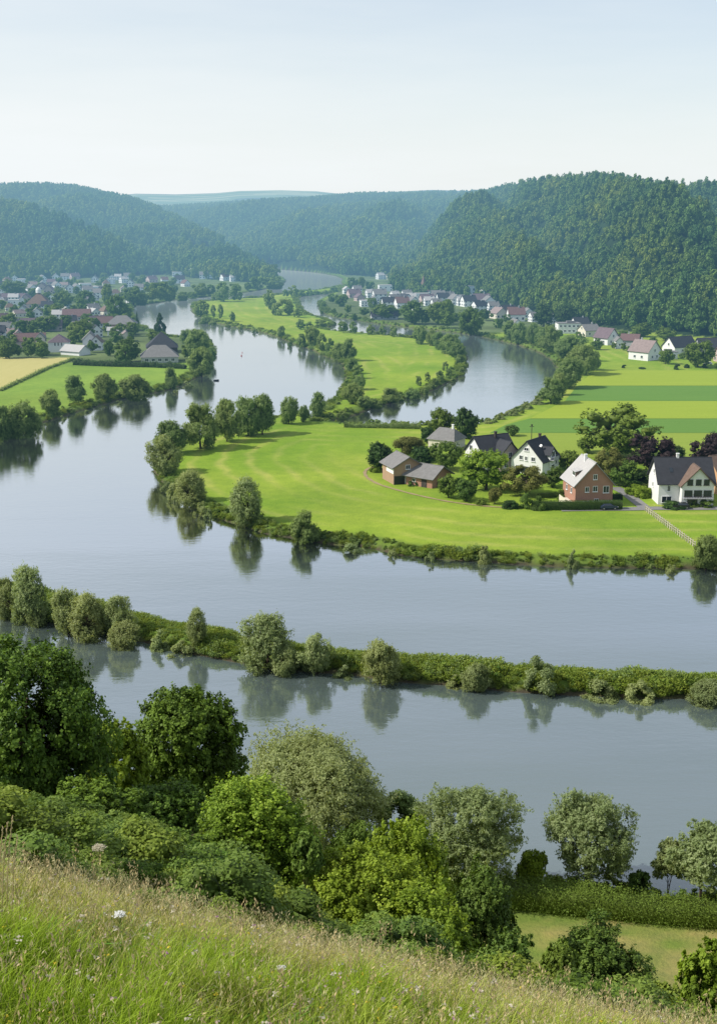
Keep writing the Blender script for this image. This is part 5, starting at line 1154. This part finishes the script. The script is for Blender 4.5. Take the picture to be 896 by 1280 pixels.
umbel('bright white umbel flower in the grass below the tall flower head', 150, 1147, .44, .040, 14, (.80, .80, .76), 2)
umbel('small white umbel flower low at the right part of the meadow', 352, 1215, .36, .018, 10, (.74, .72, .66), 3)
for i, (dx, top, bend) in enumerate([(4, 1036, .25), (10, 1030, .35), (16, 1022, .55), (22, 1046, .4)]):
    x, _, z1 = at_depth(dx, top, 8.6); x0, _, _ = at_depth(dx - 14, 1085, 8.6); z0 = zt(x0, 8.6); h = z1 - z0
    o = empty('grass_stalk', (x0, 8.6, z0)); tag(o, None, 'grass stalk', 'tall dry grass stalks at the left edge'); o['label'] = f'{["first","second","third","fourth"][i]} from left of the tall dry grass stalks leaning at the left picture edge'
    mb = MB(); P = [(0, 0, 0)] + [((x - x0) * t ** 1.7, .0, h * (t - .04 * t * t) / .96) for t in (.3, .6, .8, 1.0)]; mb.tube(P, [.006, .005, .0045, .0035, .0025], 5); colored('stem', mb, (.50, .42, .22), o)
    sd = MB(); g = random.Random(i)
    for k in range(26):
        t = .72 + .28 * k / 25; c = Vector(((x - x0) * t ** 1.7, 0, h * (t - .04 * t * t) / .96)); d = Vector((g.uniform(-.3, .6), g.uniform(-.4, .4), 1)).normalized(); e = d.cross(Vector((g.uniform(-1, 1), 1, 0))).normalized() * .006; L_ = .03
        sd.quad(c, c + d * L_ * .5 + e, c + d * L_, c + d * L_ * .5 - e)
    colored('seed_head', sd, (.60, .48, .28), o)
# ---------------------------------------------------------------- light, sky, camera
SUN_EL, SUN_AZ = R(42), R(188)        # azimuth of the sun measured counter-clockwise from +X: almost due left, a touch behind the camera
sd = Vector((math.cos(SUN_EL) * math.cos(SUN_AZ), math.cos(SUN_EL) * math.sin(SUN_AZ), math.sin(SUN_EL)))
ld = bpy.data.lights.new('sun', 'SUN'); ld.energy = 5.0; ld.angle = R(.5); ld.color = (1, .945, .85)
lo = bpy.data.objects.new('sun', ld); COL.objects.link(lo); lo.rotation_euler = (-sd).to_track_quat('-Z', 'Y').to_euler(); lo.location = (-100, -50, 300)
w = bpy.data.worlds.new('World'); sc.world = w; w.use_nodes = True; nt = w.node_tree; nt.nodes.clear()
sky = nt.nodes.new('ShaderNodeTexSky'); sky.sky_type = 'NISHITA'; sky.sun_disc = False; sky.sun_elevation = SUN_EL; sky.sun_rotation = R(90) - SUN_AZ
sky.air_density = 1.0; sky.dust_density = 1.0; sky.ozone_density = 1.6; sky.altitude = 100
class W: pass
t = NT(w)
geo = nt.nodes.new('ShaderNodeTexCoord'); mp = nt.nodes.new('ShaderNodeMapping'); mp.inputs['Scale'].default_value = (1.2, 1.2, 9); mp.inputs['Rotation'].default_value = (R(4), 0, 0); nt.links.new(geo.outputs['Generated'], mp.inputs[0])
cl = t.noise(1.6, 6, mp.outputs[0], .6)
sx = nt.nodes.new('ShaderNodeSeparateXYZ'); nt.links.new(geo.outputs['Generated'], sx.inputs[0])
zz = t.math('ABSOLUTE', sx.outputs['Z'])
veil = t.math('MAXIMUM', t.math('SUBTRACT', 1.0, t.math('MULTIPLY', zz, 1.6)), .44)
side = t.math('MULTIPLY', t.math('ADD', sx.outputs['X'], .35), -1.3)
side = t.math('MULTIPLY', side, t.math('MULTIPLY', t.math('MULTIPLY', zz, 4.0, True), t.math('SUBTRACT', 1.0, t.math('MULTIPLY', zz, 2.6), True)))
f = t.math('ADD', t.math('ADD', veil, t.math('MULTIPLY', t.math('SUBTRACT', cl, .5), .5)), side, True)
c = t.mix(f, sky.outputs[0], (6.0, 6.3, 6.4))
bg = nt.nodes.new('ShaderNodeBackground'); bg.inputs['Strength'].default_value = .15; nt.links.new(c, bg.inputs[0])
ow = nt.nodes.new('ShaderNodeOutputWorld'); nt.links.new(bg.outputs[0], ow.inputs[0])
cam = bpy.data.cameras.new('camera'); cam.sensor_fit = 'VERTICAL'; cam.sensor_height = 36; cam.lens = F / 1280 * 36; cam.clip_start = .1; cam.clip_end = 20000
co = bpy.data.objects.new('camera', cam); COL.objects.link(co); co.location = (0, 0, CAMZ); co.rotation_euler = (R(90) - PITCH, 0, 0); sc.camera = co
sc.view_settings.view_transform = 'Standard'; sc.view_settings.look = 'None'; sc.view_settings.exposure = 0
sc.render.engine = 'CYCLES'; cy = sc.cycles; cy.max_bounces = 5; cy.diffuse_bounces = 2; cy.glossy_bounces = 2; cy.transmission_bounces = 2; cy.transparent_max_bounces = 4; cy.use_denoising = True; cy.caustics_reflective = False; cy.caustics_refractive = False
